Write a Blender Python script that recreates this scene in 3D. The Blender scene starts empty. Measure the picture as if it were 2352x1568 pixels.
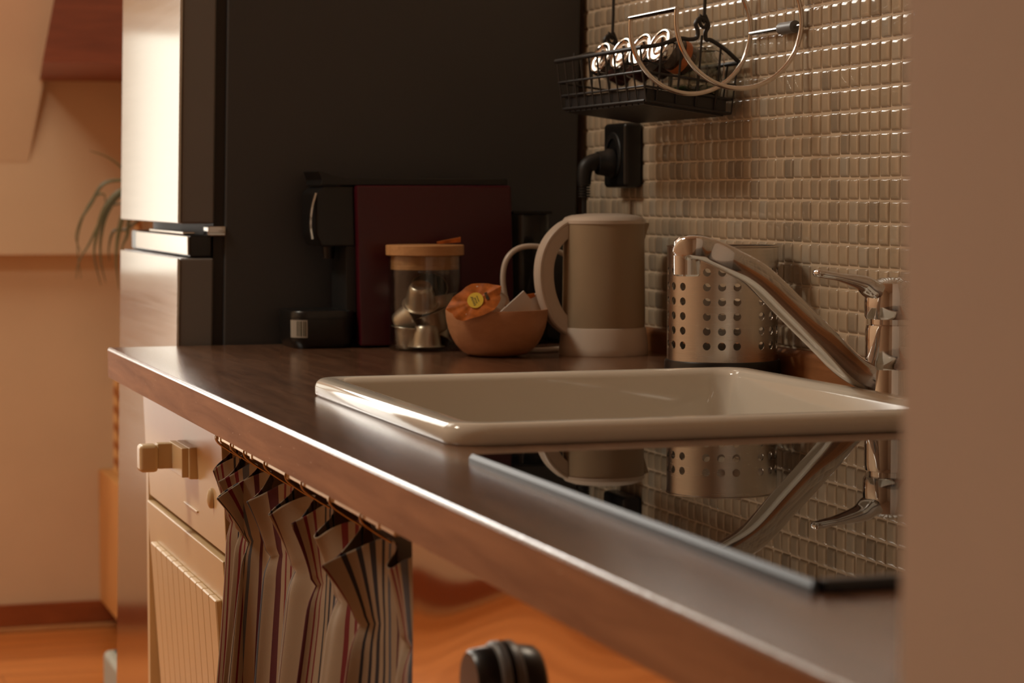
import bpy, bmesh, math, random
import numpy as np
from mathutils import Vector, Matrix, Euler
SC = bpy.context.scene
COL = SC.collection
R = math.radians
random.seed(7)

# ------------------------------------------------------------------ camera
FPX, CX, CY = 5333.0, 1176.0, 784.0                 # focal length in pixels of the 2352x1568 photograph
YAW, PITCH = R(17.66), R(-3.63)
CAM = Vector((-1.03, 0.0, 1.097))
FW = Vector((math.sin(YAW)*math.cos(PITCH), math.cos(YAW)*math.cos(PITCH), math.sin(PITCH)))
RT = Vector((math.cos(YAW), -math.sin(YAW), 0.0))
UP = RT.cross(FW)
cam = bpy.data.cameras.new('camera')
cam.lens = FPX*36.0/2352.0
cam.sensor_width = 36.0
cam.clip_start = 0.02
cam.dof.use_dof = True
cam.dof.focus_distance = 2.32
cam.dof.aperture_fstop = 9.0
cam_o = bpy.data.objects.new('camera', cam)
COL.objects.link(cam_o)
cam_o.matrix_world = Matrix.Translation(CAM) @ Matrix((RT, UP, -FW)).transposed().to_4x4()
SC.camera = cam_o

# ------------------------------------------------------------------ world, windows' daylight, exposure
world = bpy.data.worlds.new('world')
SC.world = world
world.use_nodes = True
world.node_tree.nodes['Background'].inputs[0].default_value = (0.9, 0.75, 0.6, 1)
world.node_tree.nodes['Background'].inputs[1].default_value = 0.05
SC.view_settings.view_transform = 'Standard'
SC.view_settings.look = 'None'
SC.view_settings.exposure = -0.28
SC.view_settings.gamma = 1.0
SC.view_settings.use_curve_mapping = False
SC.cycles.use_denoising = True
SC.cycles.max_bounces = 10
SC.cycles.diffuse_bounces = 4
SC.cycles.transparent_max_bounces = 16
SC.cycles.sample_clamp_indirect = 6.0
DAY = (1.0, 0.92, 0.76)
SKY_TALL, SKY_UPPER, SKY_BACK, SKY_LEFT, SKY_FAR = 6.8, 15.0, 2.15, 38.0, 5.2   # radiance of the tall, added upper, narrow, kitchen and far windows

# ------------------------------------------------------------------ helpers: a pixel's ray cut by a plane of the room
def ray(px, py):
    return FW + RT*((px-CX)/FPX) - UP*((py-CY)/FPX)
def cut(px, py, ax, v):
    d = ray(px, py)
    return CAM + d*((v-CAM[ax])/d[ax])
def PX(px, py, v): return cut(px, py, 0, v)
def PY(px, py, v): return cut(px, py, 1, v)
def PZ(px, py, v): return cut(px, py, 2, v)

class MB:
    """collects shapes, then links them as ONE mesh object"""
    def __init__(s):
        s.bm = bmesh.new()
        s.wn = False
    def box(s, x0, x1, y0, y1, z0, z1, bev=0.0, seg=2, shear=0.0, zref=0.0, edges=None):
        t = bmesh.new()
        if bev: s.wn = True
        v = [t.verts.new((x, y, z)) for x in (x0, x1) for y in (y0, y1) for z in (z0, z1)]
        for f in ((0,1,3,2), (4,6,7,5), (0,4,5,1), (2,3,7,6), (0,2,6,4), (1,5,7,3)):
            t.faces.new([v[i] for i in f])
        if bev:
            es = t.edges[:]
            if edges == 'z':
                es = [e for e in es if abs(e.verts[0].co.z-e.verts[1].co.z) > 1e-6]
            bmesh.ops.bevel(t, geom=es, offset=bev, segments=seg, profile=0.5, affect='EDGES')
        if shear:
            for q in t.verts:
                q.co.x += shear*(zref-q.co.z)
        s.merge(t)
        return s
    def merge(s, t, M=None):
        mp = {}
        for q in t.verts:
            mp[q] = s.bm.verts.new(M @ q.co if M else q.co)
        for f in t.faces:
            try:
                s.bm.faces.new([mp[q] for q in f.verts])
            except ValueError:
                pass
        t.free()
    def faces(s, verts, faces):
        vs = [s.bm.verts.new(v) for v in verts]
        for f in faces:
            s.bm.faces.new([vs[i] for i in f])
        return s
    def lathe(s, prof, c=(0,0,0), seg=48, M=None, close=False):
        """prof: list of (r, h) about local z; r=0 ends are capped to a point"""
        c = Vector(c)
        rings = []
        for r, h in prof:
            if r < 1e-7:
                p = Vector((0, 0, h))
                rings.append([s.bm.verts.new((M @ p if M else p) + c)])
            else:
                ring = []
                for k in range(seg):
                    a = 2*math.pi*k/seg
                    p = Vector((r*math.cos(a), r*math.sin(a), h))
                    ring.append(s.bm.verts.new((M @ p if M else p) + c))
                rings.append(ring)
        n = len(rings)
        for i in range(n if close else n-1):
            a, b = rings[i], rings[(i+1) % n]
            for k in range(seg):
                k2 = (k+1) % seg
                if len(a) == 1 and len(b) == 1: continue
                if len(a) == 1: s.bm.faces.new((a[0], b[k2], b[k]))
                elif len(b) == 1: s.bm.faces.new((a[k], a[k2], b[0]))
                else: s.bm.faces.new((a[k], a[k2], b[k2], b[k]))
        return s
    def sweep(s, pts, prof, up=(0,0,1), closed=False, scales=None):
        """sweep a closed 2-D profile [(side, up)] along points"""
        pts = [Vector(p) for p in pts]
        n = len(pts)
        rings = []
        upv = Vector(up)
        prev = None
        for i, p in enumerate(pts):
            if closed: t = pts[(i+1) % n]-pts[i-1]
            else: t = pts[min(i+1, n-1)]-pts[max(i-1, 0)]
            t.normalize()
            if prev is None:
                u = upv - t*upv.dot(t)
                if u.length < 1e-4:
                    u = Vector((1,0,0)) - t*t.x
                    if u.length < 1e-4: u = Vector((0,1,0))
            else:
                u = prev - t*prev.dot(t)
            u.normalize(); prev = u
            sd = t.cross(u)
            k = scales[i] if scales else 1.0
            if not isinstance(k, tuple): k = (k, k)
            rings.append([s.bm.verts.new(p + sd*a*k[0] + u*b*k[1]) for a, b in prof])
        m = len(prof)
        for i in range(n if closed else n-1):
            a, b = rings[i], rings[(i+1) % n]
            for k in range(m):
                s.bm.faces.new((a[k], a[(k+1) % m], b[(k+1) % m], b[k]))
        if not closed:
            s.bm.faces.new(rings[0][::-1]); s.bm.faces.new(rings[-1])
        return s
    def tube(s, pts, r, seg=10, closed=False, scales=None):
        prof = [(r*math.cos(2*math.pi*k/seg), r*math.sin(2*math.pi*k/seg)) for k in range(seg)]
        return s.sweep(pts, prof, closed=closed, scales=scales)
    def build(s, name, m, parent=None, smooth=35, local=False, recalc=True):
        if recalc:
            bmesh.ops.recalc_face_normals(s.bm, faces=s.bm.faces[:])
        if parent is not None and not local:
            w = wloc(parent)
            for v in s.bm.verts: v.co -= w
        me = bpy.data.meshes.new(name)
        s.bm.to_mesh(me); s.bm.free()
        if smooth:
            me.polygons.foreach_set('use_smooth', [True]*len(me.polygons))
            me.set_sharp_from_angle(angle=R(smooth))
        o = bpy.data.objects.new(name, me)
        o.data.materials.append(m)
        COL.objects.link(o)
        if parent is not None: o.parent = parent
        if s.wn and smooth:
            q = o.modifiers.new('weighted_normal', 'WEIGHTED_NORMAL'); q.keep_sharp = True; q.weight = 100
        return o
def wloc(o):
    v = Vector((0,0,0))
    while o is not None:
        v = v + Vector(o.location); o = o.parent
    return v
def thing(name, label, cat, loc=(0,0,0), group=None):
    o = bpy.data.objects.new(name, None); COL.objects.link(o)
    o.empty_display_size = 0.02
    o.location = loc
    return tag(o, label, cat, group)
def tag(o, label, cat, group=None):
    o['label'] = label; o['category'] = cat
    if group: o['group'] = group
    return o
def struct(o, label=None, cat=None):
    o['kind'] = 'structure'
    if label: o['label'] = label; o['category'] = cat
    return o
def bez(pts, n=12):
    """smooth Catmull-Rom curve through points"""
    P = [Vector(p) for p in pts]
    P = [P[0]*2-P[1]] + P + [P[-1]*2-P[-2]]
    out = []
    for i in range(1, len(P)-2):
        a, b, c, d = P[i-1], P[i], P[i+1], P[i+2]
        for k in range(n):
            t = k/n
            out.append(0.5*((2*b) + (c-a)*t + (2*a-5*b+4*c-d)*t*t + (3*b-a-3*c+d)*t**3))
    out.append(P[-2])
    return out
def basis(z, hint=(0,0,1)):
    z = Vector(z).normalized()
    x = Vector(hint).cross(z)
    if x.length < 1e-4: x = Vector((1,0,0))
    x.normalize(); y = z.cross(x)
    return Matrix((x, y, z)).transposed().to_4x4()

# ------------------------------------------------------------------ materials (all procedural)
class M:
    def __init__(s, name, base=(0.5,0.5,0.5), rough=0.5, metal=0.0, ior=1.5, coat=0.0, coat_rough=0.05, emit=None, strength=0.0, aniso=0.0):
        s.m = bpy.data.materials.new(name); s.m.use_nodes = True
        s.nt = s.m.node_tree
        s.b = s.nt.nodes['Principled BSDF']
        i = s.b.inputs
        i['Base Color'].default_value = (*base, 1); i['Roughness'].default_value = rough
        i['Metallic'].default_value = metal; i['IOR'].default_value = ior
        i['Coat Weight'].default_value = coat; i['Coat Roughness'].default_value = coat_rough
        i['Anisotropic'].default_value = aniso
        if emit:
            i['Emission Color'].default_value = (*emit, 1); i['Emission Strength'].default_value = strength
    def n(s, t, **kw):
        q = s.nt.nodes.new(t)
        for k, v in kw.items():
            if k in q.inputs.keys(): q.inputs[k].default_value = v
            else: setattr(q, k, v)
        return q
    def l(s, a, b): s.nt.links.new(a, b)
    def coords(s, scale=(1,1,1), kind='Object'):
        t = s.n('ShaderNodeTexCoord'); mp = s.n('ShaderNodeMapping')
        mp.inputs['Scale'].default_value = scale
        s.l(t.outputs[kind], mp.inputs['Vector'])
        return mp.outputs['Vector']
    def ramp(s, fac, stops, interp='LINEAR'):
        r = s.n('ShaderNodeValToRGB'); r.color_ramp.interpolation = interp
        e = r.color_ramp.elements
        while len(e) < len(stops): e.new(0.5)
        for q, (p, c) in zip(e, stops):
            q.position = p; q.color = (*c, 1)
        s.l(fac, r.inputs['Fac'])
        return r.outputs['Color']
    def noise(s, scale, detail=4, sc=(1,1,1), kind='Object', rough=0.55, dist=0.0):
        q = s.n('ShaderNodeTexNoise', Scale=scale, Detail=detail, Roughness=rough, Distortion=dist)
        s.l(s.coords(sc, kind), q.inputs['Vector'])
        return q.outputs['Fac']
    def bump(s, h, strength=0.2, dist=0.002):
        q = s.n('ShaderNodeBump', Strength=strength, Distance=dist)
        s.l(h, q.inputs['Height']); s.l(q.outputs['Normal'], s.b.inputs['Normal'])
        return s
    def base(s, c): s.l(c, s.b.inputs['Base Color']); return s
    def rough(s, fac, lo, hi):
        q = s.n('ShaderNodeMapRange'); q.inputs['To Min'].default_value = lo; q.inputs['To Max'].default_value = hi
        s.l(fac, q.inputs['Value']); s.l(q.outputs['Result'], s.b.inputs['Roughness'])
        return s

def plain(name, base, rough=0.5, var=0.06, scale=30, bump=0.0, **kw):
    m = M(name, base, rough, **kw)
    f = m.noise(scale, 3)
    m.base(m.ramp(f, [(0.3, tuple(c*(1-var) for c in base)), (0.7, tuple(min(1, c*(1+var)) for c in base))]))
    if bump: m.bump(m.noise(scale*6, 2), bump, 0.001)
    return m.m

def wood(name, dark, light, sc=(30, 3, 30), scale=1.0, rough=0.4, bump=0.1, fleck=None, coat=0.0, ior=1.5, rv=0.08, grain=0.0):
    m = M(name, light, rough, coat=coat, coat_rough=0.16, ior=ior)
    f = m.noise(scale, 6, sc, dist=0.6)
    g = m.noise(scale*4.3, 5, sc)
    mx = m.n('ShaderNodeMath', operation='MULTIPLY_ADD'); mx.inputs[1].default_value = 0.35
    m.l(g, mx.inputs[0]); m.l(f, mx.inputs[2])
    c = m.ramp(mx.outputs[0], [(0.45, dark), (0.85, light)])
    m.base(c); m.rough(g, rough-rv, rough+rv)
    if grain: m.bump(m.noise(1.0, 2, (420, 260, 420)), grain, 0.0008)
    else: m.bump(g, bump, 0.0006)
    return m.m

def glass(name, tint=(0.9,0.9,0.88), refl=1.0, ior=1.45, rough=0.02):
    """thin clear glass: see-through with a Fresnel mirror on top"""
    m = M(name)
    nt = m.nt; nt.nodes.remove(m.b)
    tr = m.n('ShaderNodeBsdfTransparent'); tr.inputs[0].default_value = (*tint, 1)
    gl = m.n('ShaderNodeBsdfGlossy'); gl.inputs['Roughness'].default_value = rough
    lw = m.n('ShaderNodeLayerWeight')
    pw = m.n('ShaderNodeMath', operation='POWER'); pw.inputs[1].default_value = 4.5
    m.l(lw.outputs['Facing'], pw.inputs[0])
    fr = m.n('ShaderNodeMath', operation='MULTIPLY_ADD'); fr.inputs[1].default_value = 0.90; fr.inputs[2].default_value = 0.045
    m.l(pw.outputs[0], fr.inputs[0])
    mu = m.n('ShaderNodeMath', operation='MULTIPLY'); mu.inputs[1].default_value = refl
    mix = m.n('ShaderNodeMixShader')
    m.l(fr.outputs[0], mu.inputs[0]); m.l(mu.outputs[0], mix.inputs[0])
    m.l(tr.outputs[0], mix.inputs[1]); m.l(gl.outputs[0], mix.inputs[2])
    m.l(mix.outputs[0], nt.nodes['Material Output'].inputs['Surface'])
    return m.m

def milky(name, base, rough=0.35, trans=0.35):
    m = M(name, base, rough)
    f = m.noise(12, 3)
    c = m.ramp(f, [(0.3, tuple(x*0.94 for x in base)), (0.7, base)])
    m.base(c)
    tl = m.n('ShaderNodeBsdfTranslucent'); m.l(c, tl.inputs[0])
    mix = m.n('ShaderNodeMixShader'); mix.inputs[0].default_value = trans
    m.l(m.b.outputs[0], mix.inputs[1]); m.l(tl.outputs[0], mix.inputs[2])
    m.l(mix.outputs[0], m.nt.nodes['Material Output'].inputs['Surface'])
    return m.m

def emissive(name, col, strength):
    m = M(name); m.nt.nodes.remove(m.b)
    e = m.n('ShaderNodeEmission'); e.inputs[0].default_value = (*col, 1); e.inputs[1].default_value = strength
    m.l(e.outputs[0], m.nt.nodes['Material Output'].inputs['Surface'])
    return m.m

PLASTER = plain('warm_plaster', (0.62, 0.45, 0.29), 0.85, 0.03, 5, 0.05)
PLASTER_R = plain('partition_plaster', (0.60, 0.50, 0.405), 0.85, 0.03, 5, 0.05)
CEIL = plain('ceiling_paint', (0.74, 0.62, 0.48), 0.9, 0.02, 4)
WHITE_FRAME = plain('window_paint', (0.8, 0.74, 0.64), 0.4, 0.02, 10)
BEAM = wood('beam_wood', (0.15, 0.035, 0.015), (0.24, 0.06, 0.025), (3, 30, 30), 1.0, 0.55)
SKIRT = wood('skirting_wood', (0.20, 0.045, 0.010), (0.30, 0.075, 0.018), (4, 30, 30), 1.0, 0.4)
TOP = wood('worktop_laminate', (0.105, 0.050, 0.028), (0.20, 0.100, 0.056), (60, 5, 60), 1.0, 0.20, 0.25, rv=0.04, coat=0.35, ior=1.75, grain=0.35)
def edge_mat():
    m = M('worktop_edge', (0.3, 0.16, 0.085), 0.65, ior=1.35)
    m.b.inputs['Specular IOR Level'].default_value = 0.12
    f = m.noise(1.0, 5, (60, 5, 60), dist=0.5)
    c = m.ramp(f, [(0.3, (0.27, 0.120, 0.050)), (0.7, (0.42, 0.205, 0.092))])
    k = m.noise(1.0, 2, (300, 60, 420))
    fl = m.ramp(k, [(0.70, (0, 0, 0)), (0.76, (1, 1, 1))])
    mix = m.n('ShaderNodeMix', data_type='RGBA')
    m.l(fl, mix.inputs[0]); m.l(c, mix.inputs[6]); mix.inputs[7].default_value = (0.55, 0.36, 0.22, 1)
    m.base(mix.outputs[2]); m.bump(f, 0.2, 0.0006)
    return m.m
EDGE = edge_mat()
UPST = wood('strip_wood', (0.22, 0.085, 0.030), (0.36, 0.15, 0.055), (60, 5, 60), 1.0, 0.45)
BAMBOO = wood('bamboo', (0.42, 0.20, 0.075), (0.58, 0.30, 0.12), (8, 60, 60), 1.0, 0.5, 0.1)
BOWLWOOD = wood('bowl_wood', (0.40, 0.17, 0.070), (0.52, 0.24, 0.11), (30, 30, 60), 0.8, 0.5, 0.05)
SHOE = wood('shoe_strip', (0.42, 0.19, 0.07), (0.52, 0.26, 0.10), (4, 30, 30), 1.0, 0.4)
PINE = wood('crate_wood', (0.55, 0.25, 0.07), (0.70, 0.36, 0.12), (20, 20, 4), 1.0, 0.5)
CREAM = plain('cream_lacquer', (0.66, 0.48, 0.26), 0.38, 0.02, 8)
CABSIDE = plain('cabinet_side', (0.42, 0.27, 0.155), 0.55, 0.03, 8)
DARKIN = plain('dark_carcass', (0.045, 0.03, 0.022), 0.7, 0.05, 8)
CERAMIC = plain('sink_ceramic', (0.67, 0.62, 0.54), 0.07, 0.015, 6)
CHROME = plain('chrome', (0.64, 0.625, 0.61), 0.07, 0.02, 20, metal=1.0)
CHROME_WARM = plain('polished_wire', (0.68, 0.63, 0.57), 0.16, 0.02, 20, metal=1.0)
BLACKPL = plain('black_plastic', (0.007, 0.007, 0.007), 0.32, 0.05, 20)
BLACKMATT = plain('black_matt_plastic', (0.008, 0.008, 0.008), 0.5, 0.05, 20)
BLACKWIRE = plain('black_coated_wire', (0.022, 0.020, 0.020), 0.42, 0.05, 40)
RED = plain('dark_red_lacquer', (0.060, 0.004, 0.010), 0.28, 0.05, 10)
FRSIDE = plain('fridge_side_paint', (0.046, 0.045, 0.045), 0.45, 0.04, 3, bump=0.03)
DOORSIDE = plain('fridge_door_side', (0.16, 0.148, 0.136), 0.42, 0.03, 3)
SEAM = plain('rubber_seal', (0.02, 0.018, 0.017), 0.6, 0.05, 20)
GREYPL = plain('grey_plastic', (0.16, 0.16, 0.16), 0.4, 0.05, 20)
PAPER = plain('white_paper', (0.62, 0.56, 0.50), 0.6, 0.04, 40)
STICKER = plain('dim_sticker', (0.34, 0.30, 0.25), 0.6, 0.04, 40)
WHITEPL = plain('white_plastic', (0.60, 0.50, 0.41), 0.38, 0.02, 20)
KETTLE = milky('kettle_plastic', (0.47, 0.35, 0.225), 0.38, 0.25)
CLEAR = glass('clear_glass')
JARG = glass('greyish_glass', (0.78, 0.78, 0.74), 2.2)
TANKG = glass('smoky_tank', (0.55, 0.56, 0.55), 1.0, 1.45, 0.08)
ORANGE = plain('orange_wrapper', (0.46, 0.13, 0.025), 0.45, 0.35, 90, ior=1.3)
YELLOW = plain('yellow_print', (0.75, 0.52, 0.05), 0.4, 0.04, 40)
DKPRINT = plain('dark_print', (0.05, 0.05, 0.02), 0.5, 0.05, 40)
SILVER = plain('capsule_aluminium', (0.72, 0.66, 0.57), 0.33, 0.02, 60, metal=0.9)
FOIL = plain('dark_green_foil', (0.018, 0.034, 0.030), 0.35, 0.05, 60, metal=0.3)
LEAF = plain('leaf_green', (0.10, 0.085, 0.028), 0.5, 0.25, 12)
STEM = plain('stem_bark', (0.22, 0.14, 0.08), 0.8, 0.15, 30)
POT = plain('grey_planter', (0.30, 0.29, 0.23), 0.6, 0.05, 10)
SOIL = plain('soil', (0.04, 0.025, 0.015), 0.9, 0.2, 60)
HERB = plain('green_herbs', (0.05, 0.09, 0.022), 0.7, 0.5, 160, bump=0.6)
SPICE = plain('red_spice', (0.16, 0.03, 0.018), 0.8, 0.4, 160, bump=0.4)
SPICE2 = plain('brown_spice', (0.10, 0.055, 0.03), 0.8, 0.4, 160, bump=0.4)
ORLABEL = plain('orange_label', (0.55, 0.17, 0.05), 0.5, 0.05, 60)
BRASS = plain('brass_rail', (0.62, 0.44, 0.22), 0.35, 0.03, 30, metal=0.7)
HOBG = plain('hob_glass', (0.004, 0.004, 0.0045), 0.012, 0.02, 20, ior=1.75)
HOBEDGE = plain('hob_trim', (0.035, 0.040, 0.048), 0.4, 0.02, 30, metal=0.6)
HOBFRONT = plain('hob_trim_black', (0.010, 0.010, 0.011), 0.3, 0.02, 30)

def steel_m(name, base, rough, aniso, sc, bump=0.02):
    m = M(name, base, rough, 1.0, aniso=aniso)
    f = m.noise(1.0, 4, sc)
    m.base(m.ramp(f, [(0.3, tuple(c*0.93 for c in base)), (0.7, base)]))
    m.rough(f, rough*0.85, rough*1.15)
    m.bump(f, bump, 0.0004)
    return m.m
FRFRONT = steel_m('fridge_front_steel', (0.60, 0.55, 0.50), 0.13, 0.0, (4, 4, 260))
HOLDERST = steel_m('brushed_steel', (0.60, 0.56, 0.51), 0.26, 0.0, (30, 30, 900), 0.05)
OVENST = steel_m('polished_oven_steel', (0.66, 0.58, 0.52), 0.045, 0.0, (5, 5, 5), 0.0)

def floor_mat():
    m = M('orange_parquet', (0.5, 0.18, 0.05), 0.28)
    br = m.n('ShaderNodeTexBrick', Scale=1.0)
    br.inputs['Mortar Size'].default_value = 0.0012; br.inputs['Brick Width'].default_value = 1.1; br.inputs['Row Height'].default_value = 0.085
    br.inputs['Color1'].default_value = (0.50, 0.155, 0.030, 1); br.inputs['Color2'].default_value = (0.66, 0.23, 0.055, 1)
    br.inputs['Mortar'].default_value = (0.16, 0.05, 0.015, 1)
    m.l(m.coords((1,1,1)), br.inputs['Vector'])
    f = m.noise(1.0, 5, (3, 30, 10), dist=0.5)
    mix = m.n('ShaderNodeMix', data_type='RGBA', blend_type='MULTIPLY'); mix.inputs[0].default_value = 0.6
    c = m.ramp(f, [(0.3, (0.65, 0.55, 0.45)), (0.65, (1, 1, 1))])
    m.l(br.outputs['Color'], mix.inputs[6]); m.l(c, mix.inputs[7])
    m.base(mix.outputs[2])
    return m.m
FLOOR = floor_mat()

PITCH_T, TILE_Y0, TILE_Z0 = 0.0231, 0.7405, 0.9287
def tile_mat():
    m = M('glass_mosaic', (0.4, 0.32, 0.24), 0.10, ior=1.5, coat=0.5, coat_rough=0.03)
    t = m.n('ShaderNodeTexCoord')
    mp = m.n('ShaderNodeMapping'); mp.inputs['Location'].default_value = (0, -TILE_Y0/PITCH_T, -TILE_Z0/PITCH_T); mp.inputs['Scale'].default_value = (0, 1/PITCH_T, 1/PITCH_T)
    m.l(t.outputs['Object'], mp.inputs['Vector'])
    fl = m.n('ShaderNodeVectorMath', operation='FLOOR'); m.l(mp.outputs[0], fl.inputs[0])
    wn = m.n('ShaderNodeTexWhiteNoise', noise_dimensions='3D'); m.l(fl.outputs[0], wn.inputs['Vector'])
    c = m.ramp(wn.outputs['Value'], [(0.0, (0.33, 0.265, 0.195)), (0.12, (0.40, 0.315, 0.225)), (0.45, (0.48, 0.375, 0.26)), (0.75, (0.51, 0.395, 0.275)), (0.9, (0.45, 0.385, 0.30)), (1.0, (0.55, 0.44, 0.32))])
    f = m.noise(1.0, 4, (60, 60, 60))
    mix = m.n('ShaderNodeMix', data_type='RGBA', blend_type='MULTIPLY'); mix.inputs[0].default_value = 0.2
    m.l(c, mix.inputs[6]); m.l(m.ramp(f, [(0.35, (0.7, 0.7, 0.7)), (0.65, (1, 1, 1))]), mix.inputs[7])
    m.base(mix.outputs[2])
    return m.m
TILE = tile_mat()
GROUT = plain('grout', (0.60, 0.47, 0.335), 0.8, 0.05, 60)

def cloth_mat():
    m = M('striped_cotton', (0.5, 0.4, 0.3), 0.85)
    t = m.n('ShaderNodeTexCoord'); sp = m.n('ShaderNodeSeparateXYZ'); m.l(t.outputs['UV'], sp.inputs[0])
    fr = m.n('ShaderNodeMath', operation='FRACT'); m.l(sp.outputs['X'], fr.inputs[0])
    cr, rd, bl, dk, mr = (0.35, 0.27, 0.185), (0.17, 0.012, 0.016), (0.085, 0.095, 0.12), (0.022, 0.020, 0.028), (0.075, 0.006, 0.011)
    bands = [(0.00, cr), (0.16, rd), (0.185, cr), (0.215, rd), (0.24, cr), (0.27, bl), (0.325, cr), (0.43, mr), (0.49, cr), (0.53, rd), (0.545, cr),
             (0.575, rd), (0.59, cr), (0.66, dk), (0.675, cr), (0.70, dk), (0.715, cr), (0.74, dk), (0.765, cr), (0.79, dk), (0.805, cr), (0.83, bl), (0.85, cr), (0.90, mr), (0.92, cr)]
    c = m.ramp(fr.outputs[0], bands, 'CONSTANT')
    m.base(c)
    m.bump(m.noise(1.0, 3, (900, 900, 900)), 0.25, 0.0005)
    tl = m.n('ShaderNodeBsdfTranslucent'); m.l(c, tl.inputs[0])
    mix = m.n('ShaderNodeMixShader'); mix.inputs[0].default_value = 0.12
    m.l(m.b.outputs[0], mix.inputs[1]); m.l(tl.outputs[0], mix.inputs[2])
    m.l(mix.outputs[0], m.nt.nodes['Material Output'].inputs['Surface'])
    return m.m
CLOTH = cloth_mat()
def rope_mat():
    m = M('twisted_rope', (0.55, 0.28, 0.09), 0.9)
    w = m.n('ShaderNodeTexWave', Scale=14.0, Distortion=1.5); w.bands_direction = 'DIAGONAL'
    m.l(m.coords((2, 2, 1)), w.inputs['Vector'])
    m.base(m.ramp(w.outputs['Fac'], [(0.2, (0.38, 0.13, 0.03)), (0.7, (0.72, 0.42, 0.17))]))
    return m.m
ROPE = rope_mat()

# ------------------------------------------------------------------ the room
XW, YB, XL, YN, ZC = 0.035, 5.90, -3.0, -1.6, 2.82
struct(MB().box(XL-0.1, XW+0.1, YN-0.1, YB+0.1, -0.08, 0.0).build('floor', FLOOR, smooth=0), 'orange-brown wooden floor', 'floor')
struct(MB().box(XL-0.1, XW+0.1, YN-0.1, YB+0.1, ZC, ZC+0.1).build('ceiling', CEIL, smooth=0), 'pale ceiling', 'ceiling')
struct(MB().box(XL-0.1, XL, YN, YB, 0, ZC).build('wall_left', PLASTER, smooth=0), 'warm plaster wall on the left', 'wall')
struct(MB().box(XL-0.1, XW+0.1, YN-0.1, YN, 0, ZC).build('wall_near', PLASTER, smooth=0), 'warm plaster wall behind the viewer', 'wall')
wb = MB().box(XL-0.1, XW+0.1, YB, YB+0.1, 0, 0.948).box(XL-0.1, XW+0.1, YB-0.070, YB+0.1, 0.948, ZC)
struct(wb.build('wall_back', PLASTER, smooth=0), 'warm beige plaster wall behind the fridge', 'wall')
struct(MB().box(-0.660, XW, YN, 0.722, 0, ZC, 0.004).build('wall_partition', PLASTER_R), 'blurred beige wall end at the right edge', 'wall')
wr = struct(MB().box(XW+0.0022, XW+0.1, YN, YB, 0, ZC).build('wall_right', GROUT, smooth=0), 'wall with small beige mosaic tiles behind the worktop', 'wall')
def tiles():
    hw = 0.0231*0.5*0.92; H = 0.0023
    t = np.array([-1, -0.98, -0.94, -0.87, -0.76, -0.55, 0, 0.55, 0.76, 0.87, 0.94, 0.98, 1.0])
    g = 1-0.5*np.abs(t)**6-0.5*np.abs(t)**16
    n = len(t)
    hh = H*np.outer(g, g)
    ys, zs = np.meshgrid(t*hw, t*hw, indexing='ij')
    V = []; F = []
    base_f = []
    for i in range(n-1):
        for j in range(n-1):
            base_f.append((i*n+j, i*n+j+1, (i+1)*n+j+1, (i+1)*n+j))
    base_f = np.array(base_f)
    rng = np.random.default_rng(3)
    k = 0
    for a in range(99):
        for b in range(37):
            yc = TILE_Y0+(a+0.5)*PITCH_T; zc = TILE_Z0+(b+0.5)*PITCH_T
            tx, tz, dy, dz = rng.normal(0, 0.010), rng.normal(0, 0.010), rng.normal(0, 0.00022), rng.normal(0, 0.00022)
            x = XW+0.0023-hh*(1+rng.normal(0, 0.08))+ (ys*tx+zs*tz)
            x = np.minimum(x, XW+0.0025)
            V.append(np.stack([x.ravel(), (ys+yc+dy).ravel(), (zs+zc+dz).ravel()], 1))
            F.append(base_f+k*n*n); k += 1
    V = np.concatenate(V); F = np.concatenate(F)
    me = bpy.data.meshes.new('mosaic_tiles')
    me.from_pydata(V.tolist(), [], F.tolist()); me.update()
    me.polygons.foreach_set('use_smooth', [True]*len(me.polygons))
    o = bpy.data.objects.new('mosaic_tiles', me); me.materials.append(TILE); COL.objects.link(o)
    o.parent = wr
    return o
tiles()
# baseboard with its lower lighter strip
bb = struct(MB().box(XL, XW, YB-0.018, YB, 0.012, 0.068, 0.003).build('baseboard_back', SKIRT), 'reddish-brown wooden baseboard along the back wall', 'baseboard')
MB().box(XL, XW, YB-0.030, YB, 0.0, 0.0119, 0.003).build('bottom_strip', SHOE, bb)
# wooden soffit and slanting plaster bulkhead, upper left
YU = YB-0.071
def slant(py, y): return PY(135+(65-135)*py/372.0, py, y)
def soffit():
    y0, y1, zb = 5.02, YU, 1.376
    V = []
    for y in (y0, y1):
        p = slant(135, y); d = slant(0, y)
        k = (d.x-p.x)/(d.z-p.z)
        V += [(p.x+k*(zb-p.z)-0.01, y, zb), (p.x+k*(ZC-0.001-p.z)-0.01, y, ZC-0.001), (XW, y, ZC-0.001), (XW, y, zb)]
    return MB().faces(V, [(0,1,2,3), (7,6,5,4), (0,4,5,1), (1,5,6,2), (2,6,7,3), (3,7,4,0)])
struct(soffit().build('trim_1', BEAM, smooth=0), 'dark brown wooden beam boxed under the ceiling, upper left', 'beam')
def bulk():
    a, b = slant(372, YU), slant(0, 5.76)
    d = b-a
    top = a+d*((ZC-0.001-a.z)/d.z)
    w = Vector((-0.24, 0, 0)); th = Vector((0, 0.05, 0))
    V = [a, top, top+w, a+w, a+th, top+th, top+w+th, a+w+th]
    return MB().faces(V, [(0,1,2,3), (7,6,5,4), (0,4,5,1), (1,5,6,2), (2,6,7,3), (3,7,4,0)])
struct(bulk().build('trim_2', PLASTER, smooth=0), 'slanting pale plaster bulkhead at the top left', 'bulkhead')
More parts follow.
